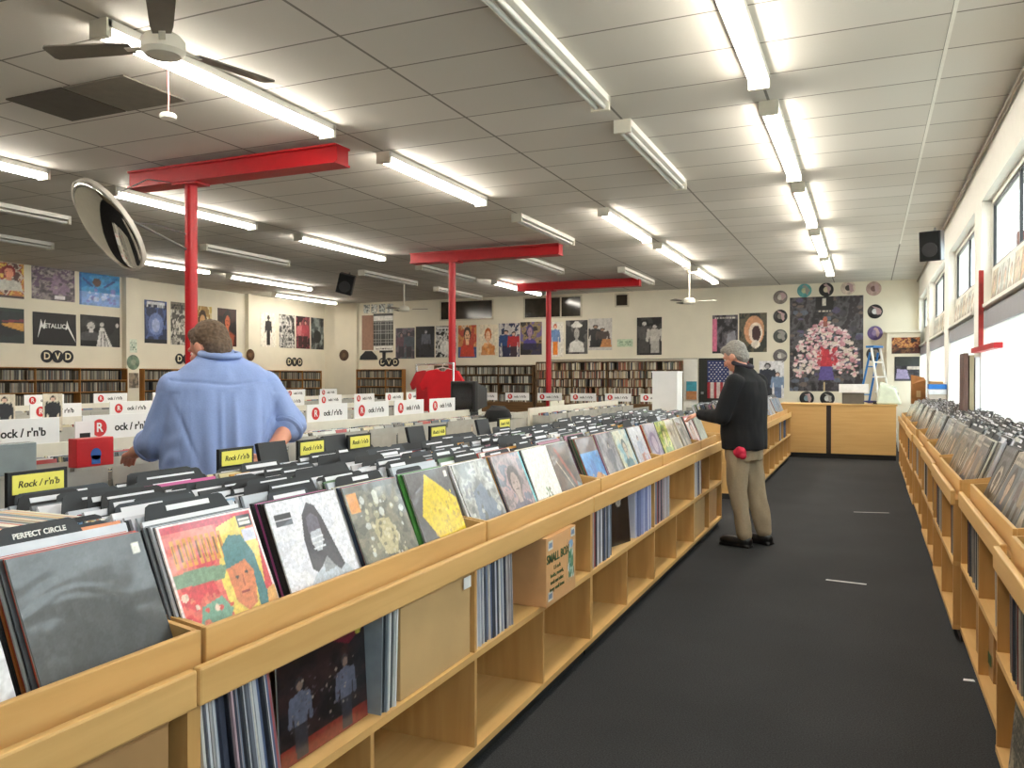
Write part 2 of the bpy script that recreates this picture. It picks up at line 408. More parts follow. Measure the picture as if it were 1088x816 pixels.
win_n = 0
DARKF = plain('dark_window_frame', (38, 38, 40), .4)
for k, (a, b_) in enumerate(zip(piers[:-1], piers[1:])):
    y0, y1 = a[1], b_[0]; win_n += 1
    f = MB(); X0, X1 = XR + .09, XR + .15
    for z0, z1 in ((2.46, 3.2), (.86, 1.98)):
        f.box(X0, X1, y0, y0 + .05, z0, z1); f.box(X0, X1, y1 - .05, y1, z0, z1); f.box(X0, X1, y0, y1, z1 - .05, z1); f.box(X0, X1, y0, y1, z0, z0 + .05)
    f.box(X0, X1, y0, y1, 1.98, 2.46)
    o = struct(f.build('window_%d' % win_n, WHITE))
    s = MB(); X0, X1 = XR + .1, XR + .125
    for c0, c1 in ((y0 + .05, (y0 + y1) / 2), ((y0 + y1) / 2, y1 - .05)):
        s.box(X0, X1, c0, c0 + .02, 2.51, 3.15); s.box(X0, X1, c1 - .02, c1, 2.51, 3.15); s.box(X0, X1, c0, c1, 3.13, 3.15); s.box(X0, X1, c0, c1, 2.51, 2.53)
    s.build('sash', DARKF, o)
    g = MB(); g.box(XR + .115, XR + .12, y0 + .05, y1 - .05, 2.51, 3.15); g.box(XR + .115, XR + .12, y0 + .05, y1 - .05, .91, 1.93)
    g.build('glass', GLASS, o)
    MB().box(XR - .03, XR + .09, y0, y1, 2.1, 2.13).build('sill', WHITE, o)

WINPLACE = ['beside the camera side shop corner', 'nearest to the front of the shop', 'just past the first red-banded wall pier', 'between the second and third wall piers', 'between the third and fourth wall piers', 'beside the rear wall ladder corner']
for k, (a, b_) in enumerate(zip(piers[:-1], piers[1:])):
    y0, y1 = a[1] + .02, b_[0] - .02
    t = thing('vertical_blind', 'white vertical blind under grey headrail, window ' + WINPLACE[k], 'blind', (XR + .04, (y0 + y1) / 2, .88))
    h = MB().box(-.03, .04, y0 - (y0 + y1) / 2, y1 - (y0 + y1) / 2, 1.03, 1.2).build('headrail', GREYM, t)
    s = MB(); n = int((y1 - y0) / .085)
    for i in range(n):
        yy = y0 - (y0 + y1) / 2 + (i + .5) * (y1 - y0) / n
        M = Matrix.Translation((0.01, yy, 0)) @ Matrix.Rotation(R(22), 4, 'Z')
        s.box(-.0015, .0015, -.045, .045, .03, 1.03, M=M)
    sl = s.build('slat', BLINDM, t); sl['kind'] = 'stuff'

# high dark windows in the rear wall
for k, (x0, x1, z0, z1, mul) in enumerate([(-11.28, -9.66, 3.08, 3.58, None), (-8.67, -7.06, 3.06, 3.58, -7.62), (-6.07, -5.77, 3.3, 3.58, None)]):
    f = MB(); y0, y1 = YB - .03, YB
    f.box(x0 - .04, x0, y0, y1, z0 - .04, z1 + .04); f.box(x1, x1 + .04, y0, y1, z0 - .04, z1 + .04); f.box(x0, x1, y0, y1, z1, z1 + .04); f.box(x0, x1, y0, y1, z0 - .04, z0)
    if mul: f.box(mul - .02, mul + .02, y0, y1, z0, z1)
    o = struct(f.build('window_%d' % (7 + k), plain('beige_frame', (196, 188, 166), .6)))
    MB().box(x0, x1, YB - .015, YB - .005, z0, z1).build('glass', plain('dark_glass', (52, 46, 38), .12, var=.4, scale=3), o)

# ------------------------------------------------------------------ ceiling lights
def lamp(x, y0, y1, lit, label):
    t = thing('fluorescent_light', label, 'ceiling light', (x, y0, ZC - .1), 0, 'fluorescent ceiling lights')
    L = y1 - y0
    MB().box(-.075, .075, 0, L, .045, .1).build('housing', WHITE, t, bevel=.004)
    e = MB(); e.box(-.075, .075, -.01, .03, -.015, .1); e.build('end_cap', CREAMP, t)
    e = MB(); e.box(-.075, .075, L - .03, L + .01, -.015, .1); e.build('end_cap', CREAMP, t)
    for dx in (-.032, .032):
        MB().tube((dx, .03, .012), (dx, L - .03, .012), .019, n=10).build('tube', TUBE_ON if lit else TUBE_OFF, t, smooth=True)
    return t
ROWN = {-.75: 'over the carpet aisle', -1.97: 'above the long record island', -3.22: 'over the browsing customers gap', -4.42: 'in the ceiling fan row', -5.83: 'behind the middle red beam', -8.15: 'in the row past the near red post', -10.25: 'in the dim second row from the poster wall', -12.5: 'in the row nearest the poster wall', -14.3: 'beside the rear poster corner', -7.85: 'behind the rear red beam', -9.7: 'before the high dark windows', -4.6: 'past the rear red beam tip'}
LAMPS = [(-.75, .8, 3.24, 1), (-.75, 3.87, 6.3, 1), (-.75, 6.92, 9.4, 1), (-.75, 9.95, 12.45, 1), (-.75, 13.1, 15.5, 1), (-.75, 16.0, 18.5, 1),
  (-1.97, 3.87, 6.3, 0), (-1.97, 6.92, 9.3, 0), (-3.22, 10.4, 12.75, 1), (-3.22, 13.43, 15.8, 1), (-3.22, 16.55, 19.0, 1),
  (-4.42, .6, 3.0, 1), (-4.42, 3.68, 6.05, 1), (-4.42, 6.95, 9.2, 1), (-4.42, 10.3, 12.5, 0), (-4.6, 16.1, 18.6, 0), (-5.83, 13.3, 15.9, 0), (-7.85, 17.0, 19.8, 1),
  (-8.15, .6, 3.0, 1), (-8.15, 3.7, 6.1, 1), (-8.15, 6.95, 9.35, 1), (-8.15, 10.37, 12.8, 1), (-8.15, 14.1, 16.5, 0),
  (-10.25, 5.6, 8.0, 0), (-10.25, 10.55, 12.7, 0), (-9.7, 14.4, 16.6, 0), (-9.8, 17.8, 20.3, 0),
  (-12.5, 7.1, 9.45, 0), (-12.5, 11.0, 13.0, 1), (-12.6, 13.7, 16.5, 1), (-14.3, 17.2, 19.9, 1)]
ORD = ['first', 'second', 'third', 'fourth', 'fifth', 'sixth', 'seventh', 'eighth']
ORDX = ORD + ['ninth', 'tenth', 'last']
cnt = {}
for x, y0, y1, on in LAMPS:
    k = x if x in ROWN else -12.5
    i = cnt.get((k, on), 0); cnt[(k, on)] = i + 1
    lamp(x, y0, y1, on, '%s %s fluorescent strip light %s' % (ORD[i], 'glowing' if on else 'switched-off', ROWN[k]))

# dark ceiling tiles
for x0, x1, c, lb in ((-6.36, -5.72, (84, 78, 68), 'darker brown-stained ceiling tile beside its paler twin'), (-5.7, -5.06, (116, 110, 98), 'paler brown-stained ceiling tile nearer the smoke alarm')):
    tag(MB().box(x0, x1, 4.42, 5.02, ZC - .012, ZC).build('stained_tile', plain('stained_tile_%d' % c[0], c, .8)), lb, 'ceiling tile', 'stained ceiling tiles')

# ------------------------------------------------------------------ red steel posts with cross beams
def red_post(px, py, x0, x1, lb, foot=0.0):
    t = thing('support_post', lb, 'post', (px, py, 0), 0, 'red steel posts')
    MB().tube((0, 0, foot), (0, 0, 3.44), .062, n=20).build('post', RED, t, smooth=True)
    b = MB(); a, c = x0 - px, x1 - px
    b.box(a, c, -.12, .12, 3.58, 3.60); b.box(a, c, -.12, .12, 3.42, 3.44); b.box(a, c, -.09, .09, 3.44, 3.58)
    b.build('beam', RED, t)
    MB().box(-.1, .1, -.1, .1, 0, .02).build('base_plate', RED, t)
    MB().box(-.16, .16, -.1, .1, 3.40, 3.42).build('cap_plate', RED, t)
    return t
red_post(-6.43, 6.45, -7.2, -4.55, 'red steel post and beam with the convex mirror fixed to it')
red_post(-6.62, 12.6, -7.4, -4.62, 'red steel post and beam behind the red T-shirt and black monitor')
p3 = red_post(-6.75, 17.6, -7.5, -4.6, 'red steel post and beam closest to the rear shelves')

# ------------------------------------------------------------------ ceiling fans
def fan(x, y, zb, rod_top, ang, lb, r=.66, white=True):
    t = thing('ceiling_fan', lb, 'fan', (x, y, zb), ang)
    W = CREAMP
    MB().tube((0, 0, .1), (0, 0, rod_top - zb), .016).build('down_rod', W, t)
    MB().lathe([(.02, rod_top - zb - .08), (.07, rod_top - zb - .06), (.075, rod_top - zb)], 20).build('ceiling_canopy', W, t, smooth=True)
    MB().lathe([(.03, -.03), (.1, -.025), (.125, 0), (.125, .06), (.1, .09), (.04, .11)], 32).build('motor_housing', W, t, smooth=True)
    for k in range(3):
        M = Matrix.Rotation(2 * PI * k / 3, 4, 'Z') @ Matrix.Rotation(R(9), 4, 'X')
        b = MB()
        b.prism([(.2, -.05), (.3, -.062), (r - .02, -.075), (r, -.055), (r, .055), (r - .02, .075), (.3, .062), (.2, .05)], .008, M @ Matrix.Translation((0, 0, .03)))
        bo = b.build('blade', plain('fan_blade', (112, 104, 92), .5), t)
        MB().box(.1, .24, -.018, .018, .024, .032, M=M).build('blade_iron', W, bo)
    return t
fan(-3.82, 3.62, 3.34, ZC, R(76), 'big near ceiling fan with grey blades under a glowing strip light', .74)
fan(-9.75, 16.2, 2.95, ZC, R(20), 'small white ceiling fan on a long rod before the high dark windows', .55)
fan(-3.45, 17.2, 2.98, ZC, R(5), 'small white ceiling fan on a rod at the end of the glowing row', .55)

# smoke alarm hanging on a pink cord
t = thing('smoke_alarm', 'white round smoke alarm dangling from the ceiling on a pink cord', 'smoke alarm', (-4.62, 4.42, 3.3))
MB().path([(0, 0, .02), (.006, 0, .12), (-.004, .004, .24), (0, 0, .36)], .006).build('cord', plain('pink_cord', (214, 120, 120), .6), t)
MB().lathe([(.02, -.03), (.055, -.022), (.062, 0), (.05, .012), (.015, .02)], 24).build('alarm_body', WHITE, t, smooth=True)

# convex mirror
MN = Vector((-.30, -.82, -.60)).normalized()
t = thing('convex_mirror', 'round convex security mirror tilted down beside the near red post', 'mirror', (-6.5, 5.5, 2.83))
MM = MN.to_track_quat('Z', 'Y').to_matrix().to_4x4()
rr = .45; prof = [(rr * math.cos(a), rr * .2 * math.sin(a)) for a in [R(q) for q in range(0, 90, 9)]] + [(.002, rr * .2)]
mm, nt_, b_ = new_mat('mirror_acrylic'); b_.inputs['Metallic'].default_value = 1; b_.inputs['Roughness'].default_value = .04
b_.inputs['Base Color'].default_value = (.62, .6, .57, 1)
MB().lathe(prof, 40, MM).build('mirror_dome', mm, t, smooth=True)
MB().lathe([(rr, -.03), (rr + .018, -.03), (rr + .018, .012), (rr - .004, .012)], 40, MM).build('rim', plain('pale_rim', (206, 200, 190), .4), t, smooth=True)
MB().lathe([(.05, -.07), (rr, -.03), (rr, -.025)], 40, MM).build('backing', plain('mirror_back', (88, 84, 78), .6), t)
bk = -MN * .07
MB().path([tuple(bk), tuple(bk + Vector((.05, .12, .05))), (.06, .93, -.1)], .012).build('bracket_arm', STEEL, t)
MB().path([tuple(bk), (.03, .5, .1), (.06, .93, .06)], .008).build('bracket_stay', STEEL, t)
MB().path([tuple(Vector((0, .1, .32))), (-.05, .5, .55), (-.1, .86, .6)], .006).build('hanging_wire', STEEL, t)

# speakers
def speaker(x, y, z, rot, lb, s=(.24, .2, .36)):
    t = thing('wall_speaker', lb, 'speaker', (x, y, z), 0); t.rotation_euler = rot
    MB().box(-s[0] / 2, s[0] / 2, -s[1] / 2, s[1] / 2, -s[2] / 2, s[2] / 2).build('cabinet', BLACKP, t, bevel=.01)
    MB().box(-s[0] / 2 + .015, s[0] / 2 - .015, -s[1] / 2 - .012, -s[1] / 2, -s[2] / 2 + .015, s[2] / 2 - .015).build('grille', plain('speaker_cloth', (14, 14, 15), .9), t)
    M = Matrix.Translation((0, -s[1] / 2 - .012, -s[2] * .12)) @ Matrix.Rotation(R(90), 4, 'X')
    MB().lathe([(s[0] * .36, 0), (s[0] * .36, .006), (s[0] * .3, .008), (s[0] * .1, .002)], 20, M).build('cone', plain('speaker_cone', (34, 34, 36), .5), t, smooth=True)
    MB().tube((0, s[1] / 2, .05), (0, s[1] / 2 + .1, .22), .014).build('bracket', STEEL, t)
speaker(-9.8, 14.0, 3.33, (R(12), R(14), R(30)), 'black loudspeaker tilted on the ceiling above the poster corner', (.32, .25, .4))
speaker(.7, 11.2, 3.02, (R(8), 0, R(-15)), 'black loudspeaker hung beside the window wall', (.24, .22, .36))
# ------------------------------------------------------------------ record island: shelving units and crates
XF = -1.29                       # front plane of the long island
def storage_unit(lb, loc, rotz, cells, cw, depth, mid, near_end=True, upper=None, zt=.80):
    """open shelving; local x runs into the unit, y along it, front at x=0; cells of width cw from y=0"""
    t = thing('shelving_unit', lb, 'shelving unit', loc, rotz, None)
    L = cells * cw; th = .018
    MB().box(.04, depth, .01, L - .01, 0, .065).build('plinth', SHADOWGAP, t)
    MB().box(0, depth, 0, L, .065, .09).build('bottom_board', BIRCH, t)
    MB().box(0, depth * .62, 0, L, mid - .012, mid + .012).build('middle_shelf', BIRCH, t)
    MB().box(.01, depth, 0, L, zt - .06, zt - .035).build('top_board', BIRCH, t)
    MB().box(depth * .62, depth * .62 + .01, 0, L, .09, zt - .06).build('back_panel', BIRCHV, t)
    for k in range(cells + 1):
        y = min(max(k * cw, th / 2), L - th / 2)
        d = depth if k in (0, cells) else depth * .62
        MB().box(.002, d, y - th / 2, y + th / 2, .09, mid - .012).build('lower_divider', BIRCHV, t)
        if upper is None or k in upper: MB().box(.002, d, y - th / 2, y + th / 2, mid + .012, zt - .06).build('upper_divider', BIRCHV, t)
    MB().box(-.012, .012, .003, L - .003, zt - .07, zt + .012).build('front_rail', BIRCH, t, bevel=.006)
    MB().box(depth - .012, depth + .012, .003, L - .003, zt - .07, zt + .012).build('rear_rail', BIRCH, t, bevel=.006)
    return t

def crate(lb, loc, rotz, L, depth, h=.098, hb=.2, zt=0.0, lip=.02):
    """shallow open bin on top of a unit: low front board, ends that rise to the back"""
    t = thing('record_bin', lb, 'record bin', loc, rotz)
    MB().box(.0, depth, 0, L, 0, .012).build('bin_floor', BIRCH, t)
    MB().box(0, .016, 0, L, .012, h).build('front_board', BIRCH, t, bevel=.003)
    MB().box(depth - .016, depth, 0, L, .012, hb).build('rear_board', BIRCH, t)
    for y in (0, L - .014):
        M = Matrix(((1, 0, 0, .016), (0, 0, 1, y), (0, 1, 0, .012), (0, 0, 0, 1)))
        MB().prism([(0, 0), (depth - .032, 0), (depth - .032, hb - .012), (.09, h + .0), (0, h - .012)], .014, M).build('end_board', BIRCHX, t)
    return t

def mirror_loc(x, y): return (x, y, 0)
# the long island turns its front to +x: rotate local x (into the unit) to -x
def left_unit(lb, y0, cells, cw, upper=None, depth=.78, xf=XF):
    # local x -> -x, local y -> -y (rot 180): start from the far end
    return storage_unit(lb, (xf, y0 + cells * cw, 0), PI, cells, cw, depth, .42, upper=None if upper is None else [cells - k for k in upper])
left_unit('birch shelving unit of the long island nearest the camera', -1.40, 4, .675)
left_unit('birch shelving unit with the black picture sleeve and the small box', 1.30, 4, .67, upper=(0, 2, 4))
left_unit('birch shelving unit with the black sleeve between white record spines', 3.98, 4, .67, upper=(0, 2, 4))
left_unit('birch shelving unit at the end of the long island by the standing man', 6.66, 2, .68)
left_unit('birch shelving unit behind the standing man, leading to the rear counter', 9.75, 8, .67, xf=-1.25)
def left_crate(lb, y0, L, xf=XF - .055, depth=.70):
    return crate(lb, (xf, y0 + L, .767 + .0), PI, L, depth)
CR = [(-1.54, 1.44), (-.075, 1.45), (1.39, 1.45), (2.855, 1.45), (4.32, 1.45), (5.785, 1.45), (7.25, .77)]
CN = ['birch record bin mostly behind the camera end of the island', 'birch record bin holding the plain black sleeve', 'birch record bin from the red figure sleeve to the yellow one', 'birch record bin from the silver sleeve to the dark red one', 'birch record bin from the blue sky sleeve to the white and pink one', 'birch record bin with the green and yellow sleeve', 'short birch record bin under the standing man\'s hands']
for (y0, L), lb in zip(CR, CN): left_crate(lb, y0, L)
CR2 = [(9.8, 1.3), (11.12, 1.3), (12.44, 1.3), (13.76, 1.3)]
for k, (y0, L) in enumerate(CR2): left_crate(['first', 'second', 'third', 'last'][k] + ' birch record bin past the standing man toward the counter', y0, L, xf=-1.30)

# right-hand row under the windows; front faces -x
RU = [(1.90, .425), (3.44, .452), (4.98, .418), (6.54, .430), (8.14, .445), (9.70, .430), (11.26, .440), (12.8, .440)]
RWORD = ['nearest the camera', 'second from the camera', 'third from the camera', 'fourth from the camera', 'fifth from the camera', 'sixth from the camera', 'seventh from the camera', 'last before the counter']
for k, (y0, xf) in enumerate(RU):
    storage_unit('birch shelving unit under the windows, ' + RWORD[k], (xf, y0, 0), 0, 2, .755, .59, .42)
    crate('birch record bin under the windows, ' + RWORD[k], (xf + .035, y0 + .05, .767), 0, 1.38, .54)

# ------------------------------------------------------------------ records, dividers and cases are collected, then laid out nearest first
REC, DIV, DVD, CDS = [], [], [], []
S = .315
def rmesh(name, w, h, t, mat):
    m = MB(); m.box(0, w, 0, h, -t, 0); return m.mesh(name, mat)
RM = [rmesh('sleeve', S, S, t, SLEEVE) for t in (.004, .006, .009)]
def div_mesh(tab0, tab1):
    m = MB(); w = .31; h0 = .315; h1 = .365; r = .018
    pts = [(0, 0), (w, 0), (w, h0 - .01)]
    pts += [(min(tab1 + .012, w), h0)] if tab1 < w - .02 else []
    pts += [(tab1, h1 - r), (tab1 - r * .3, h1 - r * .3), (tab1 - r, h1), (tab0 + r, h1), (tab0 + r * .3, h1 - r * .3), (tab0, h1 - r)]
    pts += [(max(tab0 - .012, 0), h0)] if tab0 > .02 else []
    pts += [(0, h0 - .01)]
    m.prism(pts, -.0018)
    return m.mesh('divider', CARDM)
DM = [(div_mesh(a, b), a, b) for a, b in ((0.01, .30), (.02, .2), (.1, .3), (.03, .29), (.06, .24))]
LM = {}
def label_mesh(w, h, print_=True):
    k = (round(w, 3), round(h, 3))
    if k not in LM:
        m = MB(); m.box(0, w, 0, h, 0, .0008, 0)
        LM[k] = m.mesh('label_strip', plain('label_paper', (226, 228, 234), .5, var=.03))
    return LM[k]

def basis(ox, oy, oz, facing, lean):
    """local x along the bin, y up the sleeve, z out of the sleeve's face; facing +1: faces +x, -1: faces -x"""
    s, c = math.sin(lean), math.cos(lean); f = facing
    return Matrix(((0, -s * f, c * f, ox), (f, 0, 0, oy), (0, c, s, oz), (0, 0, 0, 1)))

PAL = [(226, 224, 220), (200, 200, 198), (40, 42, 46), (92, 96, 104), (58, 66, 84), (150, 146, 138), (178, 60, 52), (210, 196, 150), (70, 100, 130), (120, 110, 100), (206, 150, 60), (86, 116, 84), (228, 226, 232), (34, 34, 36), (170, 120, 140)]
PALG = [(200, 198, 190), (170, 166, 158), (120, 118, 112), (90, 90, 88), (210, 206, 196), (140, 134, 124), (60, 60, 62), (150, 156, 160)]
def column(rng, xf, y, facing, depth, front, desc, zb=.782, n_front=5, dens=1.0, lean0=22, pal=PAL, key=None, d0=.022):
    """one stack of records with divider cards; front: cover mesh or None"""
    d = d0; f = facing; key = key or short(desc)
    lean = R(lean0 + rng.uniform(-1.5, 1.5)); dy = 0
    oy = y if f > 0 else y + S
    def at(dd, jit, ln): return basis(xf - f * dd, oy + jit, zb, f, ln)
    if front is not None:
        REC.append(dict(me=front, M=at(d, 0, lean), col=None, label=desc, group=None, pri=0))
        d += .006
    g = 'records filed behind the ' + key
    for k in range(n_front):
        REC.append(dict(me=RM[k % 2], M=at(d, rng.uniform(-.012, .006), lean), col=rng.choice(pal), label='record filed directly behind the ' + key, group=g, pri=1)); d += .0068
    k = 0
    while d < depth - .13:
        dm, t0, t1 = DM[rng.randrange(len(DM))]
        ln = lean + R(rng.uniform(-1.2, 1.2)); rise = rng.uniform(-.040, .006)
        M = basis(xf - f * d, oy + rng.uniform(-.01, .012) * f, zb, f, ln) @ Matrix.Translation((0, rise, 0))
        kind = rng.random()
        DIV.append(dict(me=dm, M=M, col=rng.choice([(30, 34, 40), (36, 41, 47), (24, 26, 30), (44, 50, 58), (20, 24, 30)]), tab=(t0, t1), lab=kind, w=rng.uniform(.08, .19), u=rng.random(),
                        label='dark divider card in the stack behind the ' + key, group='divider cards behind the ' + key))
        d += .0052
        for q in range(rng.choice((1, 2, 2, 3, 4))):
            j = 1 if q else 2
            REC.append(dict(me=RM[j], M=at(d, rng.uniform(-.008, .008), lean + R(rng.uniform(-.8, .8))) @ Matrix.Translation((0, rng.uniform(-.006, .026), 0)), col=rng.choice(pal + [(226, 226, 232)] * 7 + [(190, 196, 206)] * 4), label='record among dividers in the stack behind the ' + key, group='records among dividers behind the ' + key, pri=2))
            d += (.0068, .0104)[j - 1]
        d += rng.uniform(.001, .005) / dens
    return d

def short(desc):
    for p in (' record sleeve', ' sleeve'):
        if p in desc: return desc.split(p)[0] + ' sleeve'
    return desc

# ---- covers on the front of the island
def cover(P, t=.005, curl=.0012): return print_mesh('record_sleeve', P, S, S, t, COVERP, curl=curl)
def c_plain(base, cols, seed, n=5, al=.5): return Paint(48, 48, base).mottle(cols, n, seed, al)
def cov_black():
    P = Paint(80, 80, (62, 64, 66)).mottle([(56, 58, 60), (66, 68, 70), (72, 74, 76)], 3, 3, .6)
    P.rect(.89, .86, .96, .93, (226, 224, 214)); return P
def cov_red():
    P = Paint(110, 110, (216, 92, 92)).mottle([(206, 70, 78), (222, 110, 100), (228, 140, 120)], 6, 5, .8)
    P.rect(0, .93, 1, 1, (196, 50, 70)); P.rect(.0, 0, .02, 1, (236, 214, 214)); P.rect(0, .985, 1, 1, (238, 220, 220)); P.rect(.98, 0, 1, 1, (238, 220, 220))
    P.poly([(.5, .1), (.46, .5), (.56, .9), (.8, .96), (.98, .7), (.98, .1)], (232, 206, 104))
    P.poly([(.86, .2), (.98, .75), (.98, .2)], (206, 78, 84)); P.poly([(.9, .02), (.84, .3), (1, .34), (1, .02)], (224, 170, 100))
    for k in range(9):
        u = .08 + k * .058; P.rect(u, .66, u + .038, .88, (216, 148, 60)); P.rect(u + .008, .7, u + .02, .84, (120, 82, 54))
    P.poly([(.02, .62), (.02, .52), (.5, .5), (.56, .6), (.3, .63)], (120, 148, 122)); P.poly([(.1, .12), (.2, .34), (.42, .38), (.5, .26), (.4, .14), (.26, .2)], (118, 160, 140))
    P.spots([(232, 206, 190), (222, 130, 110), (206, 70, 70)], 26, 9, .015, .04, (.02, .02, .5, .5))
    P.poly([(.56, .3), (.54, .56), (.6, .7), (.8, .72), (.84, .5), (.76, .24), (.66, .2)], (214, 130, 90))
    P.poly([(.54, .56), (.56, .74), (.66, .82), (.8, .8), (.88, .64), (.9, .3), (.84, .1), (.78, .2), (.82, .5), (.76, .6)], (74, 124, 130))
    P.ell(.63, .48, .02, .014, (60, 60, 56)); P.ell(.74, .5, .02, .014, (60, 60, 56)); P.rect(.63, .34, .72, .36, (140, 60, 56)); P.line(.69, .48, .68, .4, .008, (170, 96, 70))
    P.poly([(.4, .02), (.46, .2), (.62, .18), (.7, .02)], (226, 196, 150)); P.poly([(.7, .02), (.72, .14), (.82, .12), (.86, .02)], (206, 206, 224))
    P.rect(.8, .86, .97, .96, (40, 40, 48)); P.rect(.82, .88, .95, .90, (230, 226, 220)); P.rect(.82, .915, .95, .93, (230, 226, 220)); P.rect(.82, .74, .97, .84, (206, 204, 226)); return P
def cov_white():
    P = Paint(120, 120, (226, 226, 236)).mottle([(222, 222, 234), (232, 232, 240), (214, 216, 230)], 4, 11, .6)
    P.poly([(.3, .0), (.27, .2), (.4, .3), (.62, .34), (.84, .3), (.96, .16), (.98, 0)], (188, 196, 210)); P.poly([(.32, .0), (.33, .08), (.38, .12), (.4, 0)], (120, 122, 132)); P.poly([(.9, .02), (.9, .16), (.97, .12), (.98, .02)], (130, 134, 146))
    P.poly([(.52, .28), (.53, .5), (.68, .5), (.72, .3)], (150, 152, 160))
    P.poly([(.36, .34), (.36, .62), (.42, .84), (.52, .94), (.62, .9), (.68, .78), (.76, .5), (.82, .3), (.74, .26), (.66, .34), (.6, .42), (.5, .34), (.42, .3)], (70, 66, 76))
    P.poly([(.45, .56), (.46, .74), (.54, .8), (.62, .74), (.62, .58), (.56, .48), (.5, .48)], (190, 194, 206)); P.poly([(.44, .66), (.46, .8), (.54, .84), (.62, .78), (.62, .68)], (104, 98, 116))
    for k in range(3): P.line(.46, .6 - k * .045, .62, .61 - k * .045, .008, (222, 224, 232))
    P.rect(.06, .84, .28, .89, (44, 44, 52)); P.rect(.06, .78, .28, .83, (70, 70, 80)); return P
def cov_ornate():
    P = Paint(90, 90, (108, 106, 98)).mottle([(92, 92, 86), (120, 118, 108), (140, 136, 120)], 9, 21, .8)
    P.spots([(196, 190, 164), (212, 206, 184), (170, 166, 140), (206, 210, 208)], 60, 23, .012, .05, (.15, .08, .92, .85))
    P.poly([(.3, .5), (.4, .62), (.62, .6), (.7, .4), (.6, .22), (.4, .24)], (186, 176, 140)); P.spots([(112, 108, 92), (206, 200, 176)], 30, 24, .01, .03, (.3, .2, .72, .6))
    P.ell(.5, .84, .05, .08, (206, 208, 200)); P.rect(0, .94, 1, 1, (94, 94, 90)); P.rect(.03, .72, .2, .93, (214, 140, 62)); return P
def cov_yellow():
    P = Paint(80, 80, (92, 90, 94)).mottle([(86, 84, 88), (100, 98, 102)], 4, 31, .6)
    P.poly([(.12, .5), (.42, .96), (1, .6), (1, 0), (.5, 0)], (226, 198, 42)); P.spots([(240, 220, 80), (206, 172, 30), (190, 160, 60)], 60, 33, .01, .03, (.3, .06, .98, .7)); P.poly([(0, 0), (0, 1), (.42, 1), (.12, .5), (.3, 0)], (92, 90, 94)); P.rect(.88, .88, .95, .95, (226, 226, 222)); return P
def cov_silver():
    P = Paint(70, 70, (138, 138, 138)).mottle([(110, 112, 112), (150, 150, 148), (188, 188, 186), (126, 128, 136)], 7, 41, .9); P.poly([(.2, .1), (.3, .6), (.6, .7), (.9, .3), (.7, .1)], (120, 132, 152)); P.spots([(206, 206, 204), (96, 98, 100)], 24, 42, .01, .05, (.1, .1, .95, .9)); return P
def cov_pinkgrey():
    P = Paint(60, 60, (142, 126, 132)).mottle([(120, 110, 118), (158, 140, 144), (180, 150, 156), (116, 122, 140)], 6, 51, .9); P.portrait(.5, .56, .18, (92, 84, 90), (176, 156, 152), (110, 104, 120)); P.rect(.94, 0, 1, 1, (92, 184, 196)); return P
def cov_plant():
    P = Paint(80, 80, (236, 236, 234)); P.spots([(120, 150, 110), (92, 120, 88), (150, 140, 130)], 26, 61, .012, .035, (.36, .1, .62, .36)); P.line(.5, .05, .5, .3, .012, (110, 120, 96)); P.rect(.38, .04, .62, .08, (130, 126, 118)); return P
def cov_darkred():
    P = Paint(60, 60, (72, 60, 58)).mottle([(56, 48, 48), (88, 70, 64), (104, 80, 70)], 6, 71, .9); P.line(.3, .9, .8, .2, .04, (150, 70, 56)); P.line(.2, .7, .7, .1, .015, (196, 180, 160)); P.poly([(.7, 0), (.8, .3), (1, .2), (1, 0)], (120, 150, 160)); return P
def cov_sky():
    P = Paint(60, 60, (46, 120, 196)).mottle([(36, 104, 186), (60, 140, 210), (86, 160, 220)], 4, 81, .8); P.rect(0, .72, 1, 1, (96, 66, 60)); P.poly([(0, 0), (0, .26), (.3, .2), (.6, .34), (1, .16), (1, 0)], (196, 138, 62)); P.spots([(226, 190, 110), (140, 84, 60)], 14, 83, .02, .05, (.1, .06, .9, .3)); return P
def cov_purplegrey(): return Paint(50, 50, (128, 126, 136)).mottle([(110, 108, 118), (140, 138, 148), (160, 158, 164)], 5, 91, .9).figure(.55, .1, .7, (70, 66, 70), (170, 160, 156), (96, 96, 110), (84, 84, 96), asp=1.1)
def cov_cyan(): return Paint(50, 50, (176, 200, 204)).mottle([(150, 190, 204), (206, 214, 206), (226, 222, 200)], 5, 101, .9).rect(.1, .1, .9, .3, (206, 196, 160)).portrait(.5, .6, .14, (110, 120, 120), (206, 190, 172), (120, 150, 160))
def cov_whitepink():
    P = Paint(60, 60, (220, 220, 230)).mottle([(212, 212, 226), (230, 230, 236)], 4, 111, .7); P.figure(.5, .08, .72, (120, 110, 130), (216, 190, 180), (196, 204, 222), (206, 160, 150), asp=1.2); P.spots([(232, 160, 140), (206, 150, 160)], 12, 113, .015, .04, (.6, .05, .95, .4)); return P
def cov_violet(): return Paint(50, 50, (176, 166, 186)).mottle([(160, 148, 172), (190, 182, 198), (206, 196, 206)], 5, 121, .9).ell(.5, .5, .3, .3, (150, 130, 160)).ell(.5, .5, .2, .2, (206, 190, 206))
def cov_green():
    return Paint(50, 50, (170, 186, 76)).mottle([(140, 166, 60), (196, 206, 96), (226, 220, 130), (110, 140, 60)], 7, 131, .9).portrait(.5, .6, .16, (90, 100, 50), (220, 206, 150), (120, 150, 60))
def cov_cream(): return Paint(50, 50, (210, 202, 184)).mottle([(200, 190, 170), (220, 212, 196)], 4, 141, .8).poly([(.2, .1), (.3, .8), (.5, .5), (.8, .9), (.85, .1)], (150, 140, 124))
